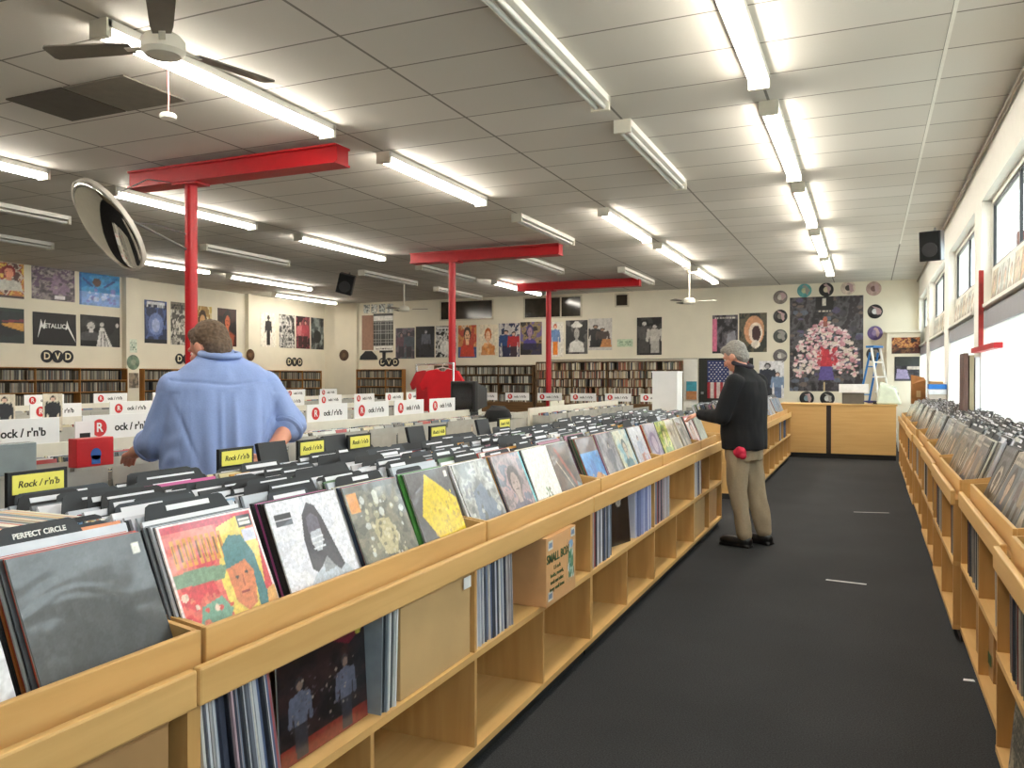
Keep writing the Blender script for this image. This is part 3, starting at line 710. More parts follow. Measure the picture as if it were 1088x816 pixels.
def cov_brown(): return Paint(50, 50, (146, 134, 124)).mottle([(120, 108, 100), (160, 148, 138), (186, 176, 164)], 6, 151, .9).figure(.4, .1, .75, (60, 52, 48), (196, 170, 150), (90, 84, 80), (70, 66, 70), asp=1.1)
def cov_redwhite(): return Paint(50, 50, (196, 40, 60)).rect(.06, .06, .94, .94, (222, 206, 204)).portrait(.5, .56, .18, (90, 60, 60), (220, 186, 170), (150, 60, 66))
COVERS = {
 -.06: ('grey mottled record sleeve at the camera end of the island', lambda: c_plain((120, 120, 124), [(100, 100, 106), (140, 140, 144)], 2)),
 .32: ('dull blue record sleeve two places before the plain black sleeve', lambda: c_plain((92, 104, 124), [(80, 92, 112), (110, 120, 136)], 4)),
 .68: ('pale white record sleeve beside the orange-edged records', lambda: c_plain((216, 216, 224), [(208, 208, 220), (226, 226, 230)], 6)),
 1.045: ('plain black record sleeve in shiny wrap with a price sticker', cov_black),
 1.40: ('red and yellow record sleeve with a painted long-haired face', cov_red),
 1.765: ('white record sleeve with a grey long-haired figure', cov_white),
 2.125: ('grey record sleeve with cream ornament and an orange sticker', cov_ornate),
 2.485: ('grey record sleeve with a slanted yellow picture', cov_yellow),
 2.87: ('silver grey mottled record sleeve', cov_silver),
 3.22: ('pinkish grey portrait record sleeve with a cyan edge', cov_pinkgrey),
 3.55: ('white record sleeve with a small green plant', cov_plant),
 3.88: ('dark brown record sleeve with a red slash', cov_darkred),
 4.335: ('blue sky record sleeve with orange ground', cov_sky),
 4.69: ('purple-grey record sleeve with a standing figure', cov_purplegrey),
 5.04: ('pale cyan and cream record sleeve', cov_cyan),
 5.40: ('white record sleeve with pink blossoms and a pale figure', cov_whitepink),
 5.80: ('lilac record sleeve with round rings', cov_violet),
 6.15: ('green and yellow portrait record sleeve', cov_green),
 6.50: ('cream record sleeve with jagged grey shapes', cov_cream),
 6.86: ('brown record sleeve with a dark standing figure', cov_brown),
 7.26: ('red-bordered portrait record sleeve below the man\'s hand', cov_redwhite),
 7.62: ('grey-green record sleeve at the island\'s end board', lambda: c_plain((150, 158, 146), [(130, 140, 128), (170, 176, 164)], 8)),
}
rng = random.Random(11)
FRONTPAL = {1.045: [(196, 70, 40), (180, 52, 36), (60, 62, 66), (206, 120, 60), (200, 200, 198)], 1.40: [(150, 40, 70), (206, 206, 214), (160, 164, 172), (120, 124, 130), (60, 62, 66)], 1.765: [(200, 90, 150), (150, 180, 206), (40, 34, 34), (46, 36, 34), (34, 34, 36)],
            2.485: [(196, 196, 190), (70, 130, 60), (150, 130, 150), (190, 186, 190), (60, 58, 62)]}
for y, (desc, fn) in COVERS.items():
    xf = XF - .075
    if y == 1.045:      # a batch turned edge-up sits behind the first cards
        column(rng, xf, y, 1, .275, cover(fn()), desc, pal=FRONTPAL[y], n_front=5)
        column(rng, xf, y, 1, .72, None, desc, n_front=0, d0=.555)
    else: column(rng, xf, y, 1, .70, cover(fn()), desc, pal=FRONTPAL.get(y, PAL), n_front=5)
# the bin row past the standing man: bluish sleeves
for k, (y0, L) in enumerate(CR2):
    for j in range(3):
        y = y0 + .08 + j * .4
        nm = ['first', 'second', 'third', 'last'][k]; pos = ['', 'middle ', 'far '][j] if j else 'near '
        c = rng.choice([(150, 176, 206), (176, 190, 214), (196, 170, 176), (120, 146, 186), (206, 206, 214)])
        column(rng, -1.31, y, 1, .66, cover(c_plain(c, [c, tuple(int(q * .8) for q in c), tuple(min(255, int(q * 1.1)) for q in c)], 200 + k * 5 + j)),
               '%ssleeve of the %s bin past the standing man' % (pos, nm), n_front=4, dens=.5)
# under the windows
RC = [(150, 146, 138), (170, 160, 144), (120, 120, 118), (196, 190, 178), (140, 150, 158), (186, 176, 160), (110, 112, 116), (206, 200, 190)]
RD = ['greyed photo', 'cream lettered', 'dark grey', 'pale sketch', 'slate blue', 'tan patterned', 'charcoal', 'off-white']
for k, (y0, xf) in enumerate(RU):
    for j in range(4):
        y = y0 + .075 + j * .335
        c = RC[(k * 3 + j) % 8]; P = Paint(56, 56, c).mottle([c, tuple(int(q * .86) for q in c), tuple(min(255, int(q * 1.1)) for q in c)], 3, 300 + k * 7 + j, .6)
        rq = random.Random(900 + k * 5 + j); dk = tuple(int(q * .4) for q in c)
        if (k + j) % 3 == 0: P.rect(.08, .08, .92, .8, rq.choice([(60, 66, 76), (150, 120, 96), (96, 110, 120)])).portrait(.5, .5, .19, (50, 46, 44), (206, 180, 156), rq.choice([(130, 60, 56), (70, 90, 120), (206, 200, 190)])).words(.1, .86, .9, .94, dk, k + j)
        elif (k + j) % 3 == 1: P.ell(.5, .45, .33, .33, dk).ell(.5, .45, .24, .24, rq.choice([(206, 160, 90), (160, 176, 186), (220, 214, 200)])).figure(.5, .1, .6, dk, (190, 160, 140), dk, dk, 1, 1.0).words(.1, .85, .9, .95, dk, k * 9 + j)
        else: P.figure(.32, .05, .75, dk, (190, 160, 140), (96, 92, 100), dk, 1, 1.0).figure(.68, .05, .7, dk, (190, 160, 140), (150, 140, 120), dk, 1, 1.0).rect(.0, .86, 1, .97, dk).words(.1, .88, .9, .95, (226, 220, 206), k * 3 + j)
        column(rng, xf + .055, y, -1, .52, cover(P), RD[(k * 3 + j) % 8] + ' sleeve, place %s of the window bin %s' % (['one', 'two', 'three', 'four'][j], RWORD[k]), n_front=4, dens=.7, pal=PALG, key='sleeve %s of the %s window bin' % (['one', 'two', 'three', 'four'][j], RWORD[k].split()[0]))
# ------------------------------------------------------------------ things on the lower shelves
SPM = {}
def spine_rec(x_front, y, z, facing, t, col, label, group, tilt=0.0, h=.312, out=0.0):
    """record on edge, spine toward the aisle"""
    M = Matrix.Translation((x_front - facing * .012 + facing * out, y, z)) @ Matrix.Rotation(tilt, 4, 'X')
    k = round(t, 4)
    if k not in SPM:
        m = MB(); m.box(-S, 0, 0, k, 0, h); SPM[k] = m.mesh('sleeve', SLEEVE)
    if facing < 0: M = M @ Matrix.Rotation(PI, 4, 'Z') @ Matrix.Translation((0, -k, 0))
    REC.append(dict(me=SPM[k], M=M, col=col, label=label, group=group, pri=0.5))
SP = [(200, 204, 214), (222, 224, 230), (60, 66, 84), (36, 38, 46), (140, 150, 172), (90, 104, 140), (180, 176, 178), (110, 116, 130), (196, 170, 180), (70, 74, 82), (150, 152, 160), (232, 230, 226), (170, 92, 92)]
def spine_row(y0, y1, z, facing, xf, pal, label, group, tilt=0.0, seed=1, n=999):
    r = random.Random(seed); y = y0
    while y < y1 and n > 0:
        t = r.choice((.004, .006, .008, .011)) ; n -= 1
        spine_rec(xf, y, z, facing, t, r.choice(pal), label, group, tilt * (.6 + .4 * (y - y0) / max(y1 - y0, .01)), out=r.uniform(-.012, .004)); y += t / max(math.cos(tilt), .5) + .0008
ZM = .433; ZBt = .091
spine_row(1.05, 1.345, .785, 1, XF - .30, [(190, 60, 70), (230, 224, 214), (226, 200, 150), (60, 90, 160), (44, 46, 52), (206, 206, 206), (214, 150, 120), (150, 150, 146), (90, 130, 170), (236, 232, 222)], 'record turned edge-up in the batch behind the plain black sleeve', 'records turned edge-up behind the plain black sleeve', 0, 3)
spine_row(1.36, 1.6, ZM, 1, XF, SP, 'record on edge in the leaning batch under the red and yellow sleeve', 'leaning records on the shelf by the camera', R(10), 5)
spine_row(2.03, 2.115, ZM, 1, XF, [(222, 224, 226), (200, 204, 204), (60, 66, 74), (140, 150, 160)], 'record on edge between the black picture sleeve and the plain carton', 'pale records beside the plain carton', R(-3), 6)
spine_row(2.66, 3.0, ZM, 1, XF, SP, 'record on edge beside the small printed box', 'records on the shelf beside the small printed box', R(3), 7)
spine_row(4.0, 4.38, ZM, 1, XF, SP + [(210, 212, 222)] * 4, 'record on edge camera side of the big black sleeve on the shelf', 'records before the big black sleeve', R(1), 8)
spine_row(4.90, 5.30, ZM, 1, XF, [(150, 160, 206), (176, 184, 220), (206, 210, 230), (130, 140, 180)], 'bluish record on edge past the big black sleeve on the shelf', 'bluish records past the big black sleeve', R(2), 9)
spine_row(5.36, 5.80, ZM, 1, XF, SP, 'record on edge in the mixed batch past the bluish records', 'mixed records past the bluish ones', R(1), 10)
spine_row(6.70, 7.05, ZM, 1, XF, SP, 'record on edge on the end shelf by the standing man', 'records on the end shelf by the standing man', R(5), 12)
spine_row(13.1, 13.5, ZM, 1, -1.25, SP, 'record on edge on the far shelf close to the counter', 'records on the far shelf close to the counter', R(2), 14)
spine_row(14.0, 14.3, ZM, 1, -1.25, [(60, 90, 130), (40, 70, 110), (90, 120, 150)], 'blue record on edge on the last shelf before the counter', 'blue records by the counter', R(2), 15)
for k, (y0, xf) in enumerate(RU[:6]):
    pal = [(150, 146, 140), (90, 90, 92), (40, 40, 44), (196, 190, 180), (120, 60, 56), (60, 70, 80)]
    spine_row(y0 + .04, y0 + .3, ZM, -1, xf, pal, 'record on edge in the near cell under the window bin ' + RWORD[k], 'window side shelf records, near cell, ' + RWORD[k], R(-6), 40 + k)
    spine_row(y0 + .85, y0 + 1.3, ZM, -1, xf, pal, 'record on edge in the far cell under the window bin ' + RWORD[k], 'window side shelf records, far cell, ' + RWORD[k], R(-4), 60 + k)

# picture sleeves shown flat on the shelves
def flat_sleeve(P, x, y, z, lb, yaw=0, lean=4, facing=1, w=S):
    me = print_mesh('record_sleeve', P, w, w, .005, COVERP)
    REC.append(dict(me=me, M=Matrix.Translation((x, y, z)) @ Matrix.Rotation(yaw, 4, 'Z') @ basis(0, 0, 0, facing, R(lean)), col=None, label=lb, group=None, pri=0))
P = Paint(90, 80, (22, 18, 22)).mottle([(18, 16, 20), (34, 26, 30), (46, 30, 32)], 8, 410, .9); P.rect(0, 0, 1, .16, (120, 40, 34)); P.poly([(.55, .92), (.7, .99), (.98, .9), (.8, .8)], (110, 26, 50))
for u in (.22, .74): P.figure(u, .02, .7, (60, 56, 60), (120, 100, 92), (92, 96, 116), (50, 50, 60), .8, 1.0)
P.spots([(150, 140, 130), (96, 90, 96), (70, 60, 70)], 60, 411, .006, .016, (.1, .2, .95, .7)); P.ell(.92, .9, .04, .05, (190, 180, 70))
me = print_mesh('record_sleeve', P, .385, .29, .006, COVERP)
REC.append(dict(me=me, M=basis(XF - .05, 1.635, ZM, 1, R(3)), col=None, label='black picture sleeve with two costumed figures lying on the shelf', group=None, pri=0))
P = Paint(40, 40, (16, 16, 18)).mottle([(14, 14, 16), (24, 24, 28)], 4, 420, .9); P.poly([(.1, .7), (.3, .6), (.4, .95), (.2, 1)], (196, 192, 188)); P.ell(.62, .82, .1, .12, (180, 176, 172))
flat_sleeve(P, XF - .10, 4.50, ZM, 'big black sleeve with pale faces facing the aisle on the shelf', yaw=R(-14))

# cartons
def carton(lb, x0, x1, y0, y1, z0, z1, mat, name='carton', tape=True, yaw=0):
    t = thing(name, lb, 'box', ((x0 + x1) / 2, (y0 + y1) / 2, z0), yaw)
    a, b_, h = (x1 - x0) / 2, (y1 - y0) / 2, z1 - z0
    MB().box(-a, a, -b_, b_, 0, h - .004).build('box_body', mat, t, bevel=.003)
    f = MB(); f.box(-a, -.002, -b_, b_, h - .004, h, 0); f.box(.002, a, -b_, b_, h - .004, h, 0); f.build('flap', mat, t)
    if tape: MB().box(-.025, .025, -b_ - .001, b_ + .001, h, h + .0008).build('tape', plain('packing_tape', (206, 176, 120), .25), t)
    return t
carton('plain kraft carton on the shelf beside the pale records', -1.62, XF - .012, 2.14, 2.615, ZM, .727, KRAFT)
MB().box(.167, .1685, .17, .225, .245, .285).build('sticker', WHITEBOARD, bpy.data.objects['carton'])
carton('kraft carton with a white label on the shelf at the camera end', -1.64, XF - .02, .76, 1.25, ZM, .715, KRAFTD)
MB().box(.165, .1665, .06, .15, .06, .13).build('sticker', WHITEBOARD, bpy.data.objects['carton.001'])
sb = carton('brown small box printed with green lettering on the shelf', -1.66, XF + .03, 3.26, 3.64, ZM, .728, plain('printed_cardboard', (206, 158, 108), .7, var=.05), 'small_box')
GREENI = plain('green_ink', (60, 84, 44), .6)
def txt(parent, body, size, mat, loc, face, name='lettering', shear=0, bold=False):
    o = link(name, text_mesh(body, size, mat, shear=shear, bold=bold), parent)
    o.matrix_local = frame(loc, face); return o
hx = (XF + .03 + 1.66) / 2
txt(sb, 'SMALL BOX', .054, GREENI, (hx + .001, -.045, .2), (1, 0, 0), bold=True)
for k, s_ in enumerate(('1.5 cu ft', 'books, records,', 'tools and other', 'heavy small items')): txt(sb, s_, .026, GREENI, (hx + .001, -.06, .155 - k * .03), (1, 0, 0))
P = Paint(24, 40, (206, 158, 108)); P.ell(.5, .85, .3, .1, (120, 160, 200)); P.poly([(.2, .1), (.15, .7), (.8, .75), (.9, .1)], (90, 140, 110)); P.spots([(200, 214, 210), (60, 110, 100)], 18, 5, .04, .1, (.15, .1, .9, .8))
o = link('printed_picture', print_mesh('printed_picture', P, .1, .2, .0006, PRINT), sb); o.matrix_local = frame((hx + .0012, .07, .05), (1, 0, 0))
P = Paint(14, 12, (206, 206, 196)).rect(.1, .2, .9, .8, (110, 130, 160))
for yy, zz in ((-.17, .24), (-.17, .02), (.12, .25)):
    o = link('printed_mark', print_mesh('printed_mark', P, .055, .04, .0006, PRINT), sb); o.matrix_local = frame((hx + .0012, yy, zz), (1, 0, 0))
carton('kraft carton in the bottom cell at the island end', -1.6, XF - .02, 6.72, 7.22, ZBt, .38, KRAFT)
carton('brown carton standing upright in the last bottom cell', -1.6, XF - .03, 7.42, 7.9, ZBt, .37, KRAFTD)
carton('kraft carton with a green print under the window bin', .49, .8, 4.08, 4.55, ZBt, .40, KRAFTD, yaw=R(2))
MB().box(-.158, -.1565, -.2, .1, .06, .11).build('green_print', plain('green_print', (70, 100, 60), .6), bpy.data.objects['carton.004'])
carton('brown carton filling the bottom cell of the second window unit', .50, .8, 5.02, 5.65, ZBt, .39, KRAFTD)
carton('carton with a red and brown print nearest the camera on the window shelves', .462, .8, 2.72, 3.3, ZM, .72, KRAFT)
MB().box(-.171, -.1695, -.25, .1, .06, .24).build('red_print', plain('red_box_print', (180, 66, 40), .6, var=.3, scale=30), bpy.data.objects['carton.006'])
P = Paint(60, 60, (140, 132, 112)).mottle([(110, 104, 90), (170, 160, 136), (60, 58, 54), (190, 180, 156)], 10, 431, .9); P.words(.1, .3, .8, .8, (40, 36, 34), 4, 6)
flat_sleeve(P, .436, 3.2, ZBt, 'grey printed sleeve facing the aisle in the bottom window cell', facing=-1, lean=5)
flat_sleeve(Paint(40, 40, (70, 66, 60)).mottle([(50, 48, 46), (96, 92, 84)], 5, 432, .9), .47, 5.3, ZM, 'dark grey sleeve facing the aisle under the window bin', facing=-1, lean=5)
# ------------------------------------------------------------------ divider tags with the section name
def tag_holder(x, y, z, lb, tagtxt=True, w=.15, yaw=0.0):
    t = thing('section_tag' if tagtxt else 'black_bookend', lb, 'sign' if tagtxt else 'bookend', (x, y, z), yaw)
    if tagtxt:
        MB().box(-.006, .006, -w / 2 - .012, w / 2 + .012, 0, .235).build('holder', BLACKC, t)
        MB().box(.0062, .008, -w / 2, w / 2, .175, .226).build('card', YELLOWP, t)
        txt(t, "Rock / r'n'b", .026, INK, (.0085, 0, .2), (1, 0, 0), shear=.2)
    else:
        M = Matrix.Rotation(R(-14), 4, 'Y')
        MB().box(-.008, .008, -w / 2, w / 2, 0, .24, M=M).build('upright', BLACKC, t, bevel=.002)
        MB().box(-.03, .06, -w / 2, w / 2, -.002, .01).build('foot_plate', BLACKC, t)
    return t
TX = -2.068
for k, (y, q) in enumerate([(1.52, 'behind the plain black sleeve bin'), (2.28, 'at the elbow of the man in the blue shirt'), (2.71, 'third along the island spine'), (3.05, 'fourth along the island spine'), (3.77, 'between two black bookends on the spine'), (4.62, 'last before the far end of the spine')]):
    tag_holder(TX, y, .935, 'yellow handwritten Rock section tag, ' + q)
for k, (y, q) in enumerate([(2.5, 'just past the man in the blue shirt'), (2.9, 'second along the island spine'), (3.58, 'third along the island spine'), (4.36, 'fourth along the island spine')]):
    tag_holder(-2.04, y, .94, 'tilted black bookend, ' + q, False, .16)

# ------------------------------------------------------------------ CD racks
CW, CH, CT = .142, .125, .0105
m = MB(); m.box(0, CW, 0, CH, -CT, 0); CASE = m.mesh('case', CASEM)
CDP = [(206, 204, 196), (226, 224, 218), (150, 150, 148), (92, 96, 100), (60, 62, 66), (180, 60, 60), (90, 110, 140), (190, 180, 150), (120, 116, 110), (214, 200, 160)]
def cd_rack(lb, x0, x1, y0, y1, face=1, zt=.80, cds=True, seed=1, dens=6, signs=None, signlab='', short_sign=False):
    """double row of trays on a pale cabinet; trays open toward +x (face 1)"""
    t = thing('cd_rack', lb, 'CD rack', ((x0 + x1) / 2, (y0 + y1) / 2, 0))
    hx, hy = (x1 - x0) / 2, (y1 - y0) / 2
    MB().box(-hx + .05, hx - .05, -hy + .03, hy - .03, 0, .08).build('plinth', SHADOWGAP, t)
    MB().box(-hx, hx, -hy, hy, .08, zt - .02).build('cabinet', LAMIN, t, bevel=.004)
    MB().box(-hx - .01, hx + .01, -hy - .01, hy + .01, zt - .02, zt).build('top_board', CREAMP, t)
    MB().box(-.012, .012, -hy, hy, zt, zt + .27).build('spine_panel', CREAMP, t)
    n = max(1, int((y1 - y0) / .62)); p = (y1 - y0) / n; r = random.Random(seed)
    for s in (1, -1):
        for tier, (d0, d1, zz) in enumerate(((.26, .0, 0.0), (.5, .27, .07))):
            for k in range(n):
                if s != face and tier: continue
                a = -hy + k * p + .012; b_ = -hy + (k + 1) * p - .012
                xo, xi = s * (hx - d1), s * max(hx - d0, .02)
                tr = MB(); th = .004
                q0, q1 = min(xo, xi), max(xo, xi)
                tr.box(q0, q1, a, b_, zt, zt + zz + .012)
                o0, o1 = (xo - th, xo) if s > 0 else (xo, xo + th)
                tr.box(o0, o1, a, b_, zt + zz, zt + zz + .125 + .05 * (1 - tier))
                for y in (a, b_ - th): tr.box(q0, q1, y, y + th, zt + zz, zt + zz + .11)
                tr.build('tray', GREYP, t)
                if cds and s == face:
                    for c in range(4):
                        yy = (y0 + y1) / 2 + a + .012 + c * (b_ - a - .02) / 4
                        d = .012
                        hid = dict(group='CD cases in the ' + lb[:44], label='CD case in the ' + lb)
                        for q in range(r.randint(dens - 2, dens)):
                            d += .0125 + r.uniform(0, .022)
                            if d > .2: break
                            CDS.append(dict(me=CASE, M=Matrix.Translation(((x0 + x1) / 2, 0, 0)) @ (basis(xo - s * d - s * .006, yy if s > 0 else yy + CW, zt + zz + .014, s, R(12)) @ Matrix.Translation((0, r.uniform(0, .006), 0))), col=r.choice(CDP), pri=1, **hid))
    return t

def rack_sign(x, y, z, lb, w=.54, h=.145, face=(1, 0, 0), faint=False, shift=0.0):
    t = thing('section_sign', lb, 'sign', (x, y, z))
    F = frame((0, 0, 0), face)
    MB().box(-w / 2, w / 2, 0, h, -.004, .004, M=F).build('board', WHITEBOARD, t, bevel=.002)
    for u in (-w * .36, w * .36): MB().box(u - .012, u + .012, -.04, .03, -.007, -.004, M=F).build('clip', CREAMP, t)
    d = MB(); d.lathe([(h * .34, 0), (h * .34, .001)], 28, F @ Matrix.Translation((-w * .3, h * .5, .004))); d.build('red_disc', REDP, t)
    o = link('lettering', text_mesh('R', h * .5, WINK, bold=True), t); o.matrix_local = F @ Matrix.Translation((-w * .3, h * .5, .006))
    o = link('lettering', text_mesh("ock / r'n'b", h * .42, INK, bold=True), t); o.matrix_local = F @ Matrix.Translation((w * .12, h * .48, .005))
    return t

cd_rack('pale CD rack in front of the man in the blue shirt', -4.56, -3.44, .9, 8.3, 1, seed=21, dens=9)
SG = ['at the camera end of the front CD rack', 'where the blue-shirted man reaches', 'hidden behind the blue-shirted man', 'past the blue sleeve of the blue-shirted man', 'first clear one past the blue shirt', 'second clear one past the blue shirt', 'below the hanging red T-shirt', 'last before the black monitor']
for k, y in enumerate((2.8, 3.48, 4.1, 4.76, 5.46, 6.10, 6.74, 7.4)):
    rack_sign(-4.0, y, 1.062, 'white Rock section sign board, ' + SG[k])
cd_rack('pale CD rack second from the long record island', -7.1, -6.0, 2.6, 6.3, 1, seed=22, dens=5)
cd_rack('pale CD rack past the near red post', -7.1, -6.0, 6.6, 11.5, 1, seed=26, dens=5)
for k, y in enumerate([3.4, 4.2, 5.0, 5.8, 6.6, 7.4, 8.2, 9.0, 9.8, 10.6, 11.2]):
    rack_sign(-6.55, y, 1.06, 'white section sign on the second CD rack, board %s from its camera end' % (['first', 'second', 'third', 'fourth', 'fifth', 'sixth', 'seventh', 'eighth', 'ninth', 'tenth', 'eleventh'][k]), .5, .13)
cd_rack('pale CD rack nearest the poster wall', -10.2, -9.1, 4.2, 14.5, 1, seed=23, dens=4)
for k, y in enumerate([5.2, 6.2, 7.2, 8.2, 9.2, 10.2, 11.2, 12.2, 13.2]):
    rack_sign(-9.65, y, 1.06, 'white section sign on the rack nearest the posters, board %s from its camera end' % (['first', 'second', 'third', 'fourth', 'fifth', 'sixth', 'seventh', 'eighth', 'ninth'][k]), .55, .14)
cd_rack('pale CD rack past the black monitor toward the rear', -4.5, -3.4, 9.6, 13.6, 1, zt=.76, seed=24, dens=6)
cd_rack('pale CD rack before the rear book shelves', -9.0, -2.6, 15.2, 16.0, 1, zt=.68, cds=False)
for k in range(8):
    rack_sign(-8.6 + k * .7, 15.18, .96, 'white section card before the rear shelves, card %s from the poster side' % ORDX[k], .52, .15, (0, -1, 0))

# cases and toys set on the first rack
def long_case(y, x, z, c, lb, w=.2, h=.16):
    t = thing('plastic_long_case', lb, 'CD case', (x, y, z))
    MB().box(-.03, .03, -w / 2, w / 2, 0, h).build('case_shell', c, t, bevel=.004)
    MB().box(.03, .0315, -w / 2 + .012, w / 2 - .012, .02, h - .02).build('inlay', c, t)
    return t
t = long_case(2.86, -3.50, .985, plain('red_case', (196, 38, 48), .3), 'red long case with a blue figure standing on the front CD rack', .21, .14)
b = MB(); b.lathe([(.03, 0), (.03, .001)], 16, frame((.032, -.0, .06), (1, 0, 0))); b.box(.0318, .033, -.025, .025, .012, .055); b.build('blue_figure', plain('blue_ink', (40, 96, 176), .5), t)
long_case(2.47, -3.52, .985, plain('grey_case', (146, 156, 158), .2), 'grey long case standing at the camera end of the front CD rack', .19, .14)
t = thing('price_card', 'small white price card sticking up behind the red long case', 'card', (-3.62, 2.92, 1.0))
MB().box(-.002, .002, -.055, .055, 0, .2).build('card', WHITEBOARD, t); MB().box(.0021, .003, -.03, .03, .1, .14).build('printed_line', INK, t)

# small photo cards standing on the second rack
for k, y in enumerate((4.05, 4.45, 5.7)):
    P = Paint(20, 34, (206, 196, 176)).figure(.5, .02, .92, (40, 34, 32), (206, 170, 150), (30, 32, 38), (24, 26, 30), 1.2, 1.7)
    o = tag(link('photo_card', print_mesh('photo_card', P, .17, .3, .004, PRINT)), 'standing photo card of a dark-suited figure, ' + ['first', 'second', 'third'][k] + ' beyond the front signs', 'photo card', 'photo cards beyond the front signs')
    o.matrix_basis = frame((-5.98, y, .80 + .19), (1, 0, 0))

# black monitor, black bag, shirts
t = thing('monitor', 'black boxy monitor standing on the far end of the front CD rack', 'monitor', (-4.08, 8.05, 1.0), R(-18))
MB().box(-.19, .19, -.03, .03, .04, .38).build('bezel', BLACKP, t, bevel=.012)
b = MB(); b.add([(-.17, .03, .06), (.17, .03, .06), (.17, .03, .36), (-.17, .03, .36), (-.1, .26, .1), (.1, .26, .1), (.1, .26, .3), (-.1, .26, .3)], [(0, 1, 5, 4), (1, 2, 6, 5), (2, 3, 7, 6), (3, 0, 4, 7), (4, 5, 6, 7), (3, 2, 1, 0)]); b.build('rear_shell', BLACKP, t)
MB().box(-.155, .155, -.034, -.03, .075, .345).build('screen', plain('dark_screen', (12, 14, 18), .08), t)
MB().box(-.1, .1, -.08, .12, 0, .04).build('foot_stand', BLACKP, t)
MB().box(-.3, .3, -.22, .22, -.2, 0).build('riser', CREAMP, t)
def shirt(lb, x, y, z, c, w=.5, h=.62, yaw=0):
    t = thing('hanging_shirt', lb, 'T-shirt', (x, y, z), yaw)
    out = [(-.5, 0), (-.5, .62), (-.72, .52), (-.8, .66), (-.52, .96), (-.2, 1.0), (-.1, .95), (.1, .95), (.2, 1.0), (.52, .96), (.8, .66), (.72, .52), (.5, .62), (.5, 0)]
    b = MB(); M = Matrix(((1, 0, 0, 0), (0, 0, 1, -.03), (0, 1, 0, 0), (0, 0, 0, 1)))
    b.prism([(u * w, v * h) for u, v in out], .06, M)
    me = b.mesh('fabric', plain(c[0], c[1], .85, var=.1, scale=6, bump=.3))
    bmx = bmesh.new(); bmx.from_mesh(me); bmesh.ops.triangulate(bmx, faces=bmx.faces[:]); bmesh.ops.subdivide_edges(bmx, edges=bmx.edges[:], cuts=3, use_grid_fill=True)
    for v in bmx.verts: v.co.y += .02 * math.sin(v.co.x * 22 + v.co.z * 6) * (1 - v.co.z / h)
    bmx.to_mesh(me); bmx.free()
    o = link('fabric', me, t); shade(o, 60)
    g = MB(); g.path([(-.22, 0, h * .93), (-.1, 0, h * 1.0), (0, 0, h * 1.04), (.1, 0, h * 1.0), (.22, 0, h * .93)], .007); g.build('hanger_bar', WHITE, t)
    MB().path([(0, 0, h * 1.04), (0, 0, h * 1.09), (.02, 0, h * 1.12), (.035, 0, h * 1.1)], .005).build('hanger_hook', WHITE, t)
    return t
shirt('red T-shirt on a white hanger hanging from the garment rail', -5.13, 9.5, .93, ('red_shirt_cloth', (196, 14, 30)), .42, .6)
shirt('red printed shirt hanging behind the brighter red T-shirt', -5.62, 10.0, .95, ('darker_red_shirt_cloth', (166, 24, 32)), .36, .57)
t = thing('garment_rail', 'slim chrome garment rail carrying the two red shirts', 'clothes rail', (-5.4, 9.75, 0), math.atan2(.5, -.65))
for u in (-.62, .62):
    MB().tube((u, 0, .03), (u, 0, 1.6), .014).build('upright', CHROME, t)
    MB().box(u - .02, u + .02, -.22, .22, 0, .03).build('foot_bar', CHROME, t)
MB().tube((-.63, 0, 1.6), (.63, 0, 1.6), .014).build('rail', CHROME, t)

t = thing('shoulder_bag', 'slumped black shoulder bag on the rack behind the island spine', 'bag', (-3.64, 7.98, .93), R(10))
b = MB(); b.lathe([(.12, 0), (.17, .02), (.18, .08), (.15, .14), (.08, .17), (.01, .175)], 24, Matrix.Scale(.8, 4, (1, 0, 0))); b.build('bag_body', plain('black_canvas', (20, 20, 22), .85, bump=.4), t, smooth=True)
MB().path([(-.1, -.1, .1), (-.06, -.03, .18), (.06, .05, .17), (.11, .1, .08)], .012).build('strap', BLACKC, t)

t = thing('display_pedestal', 'plain white display pedestal past the end of the long island', 'pedestal', (-1.93, 8.5, 0))
MB().box(-.13, .13, -.13, .13, .04, 1.47).build('column_box', WHITEBOARD, t, bevel=.004)
MB().box(-.12, .12, -.12, .12, 0, .04).build('plinth', SHADOWGAP, t)
MB().box(-.135, .135, -.135, .135, 1.47, 1.485).build('top_plate', WHITEBOARD, t)

# ------------------------------------------------------------------ rear counter and what stands on and behind it
t = thing('sales_counter', 'birch counter with two front panels across the end of the aisle', 'counter', (-.35, 15.35, 0))
for x0, x1 in ((-1.1, -.33), (-.25, .78)):
    MB().box(x0, x1, 0, .02, .09, .93).build('front_panel', BIRCHX, t)
MB().box(-.33, -.25, .012, .02, .09, .93).build('joint_strip', plain('dark_brown_strip', (44, 30, 24), .6), t)
MB().box(-1.1, .78, .03, .7, 0, .09).build('plinth', SHADOWGAP, t)
MB().box(-1.12, .80, -.02, .75, .93, .955).build('worktop', BIRCHX, t, bevel=.004)
MB().box(-1.1, -1.08, .02, .7, .09, .93).build('side_panel', BIRCHV, t); MB().box(.76, .78, .02, .7, .09, .93).build('side_panel', BIRCHV, t)
carton('dark grey carton lying on the counter under the white one', -.43, -.07, 15.55, 15.85, .957, 1.15, plain('dark_grey_carton', (96, 92, 86), .6), tape=False)
carton('flat white carton on top of the dark grey one on the counter', -.48, .0, 15.5, 15.9, 1.151, 1.3, plain('white_carton', (236, 236, 236), .55), tape=False)
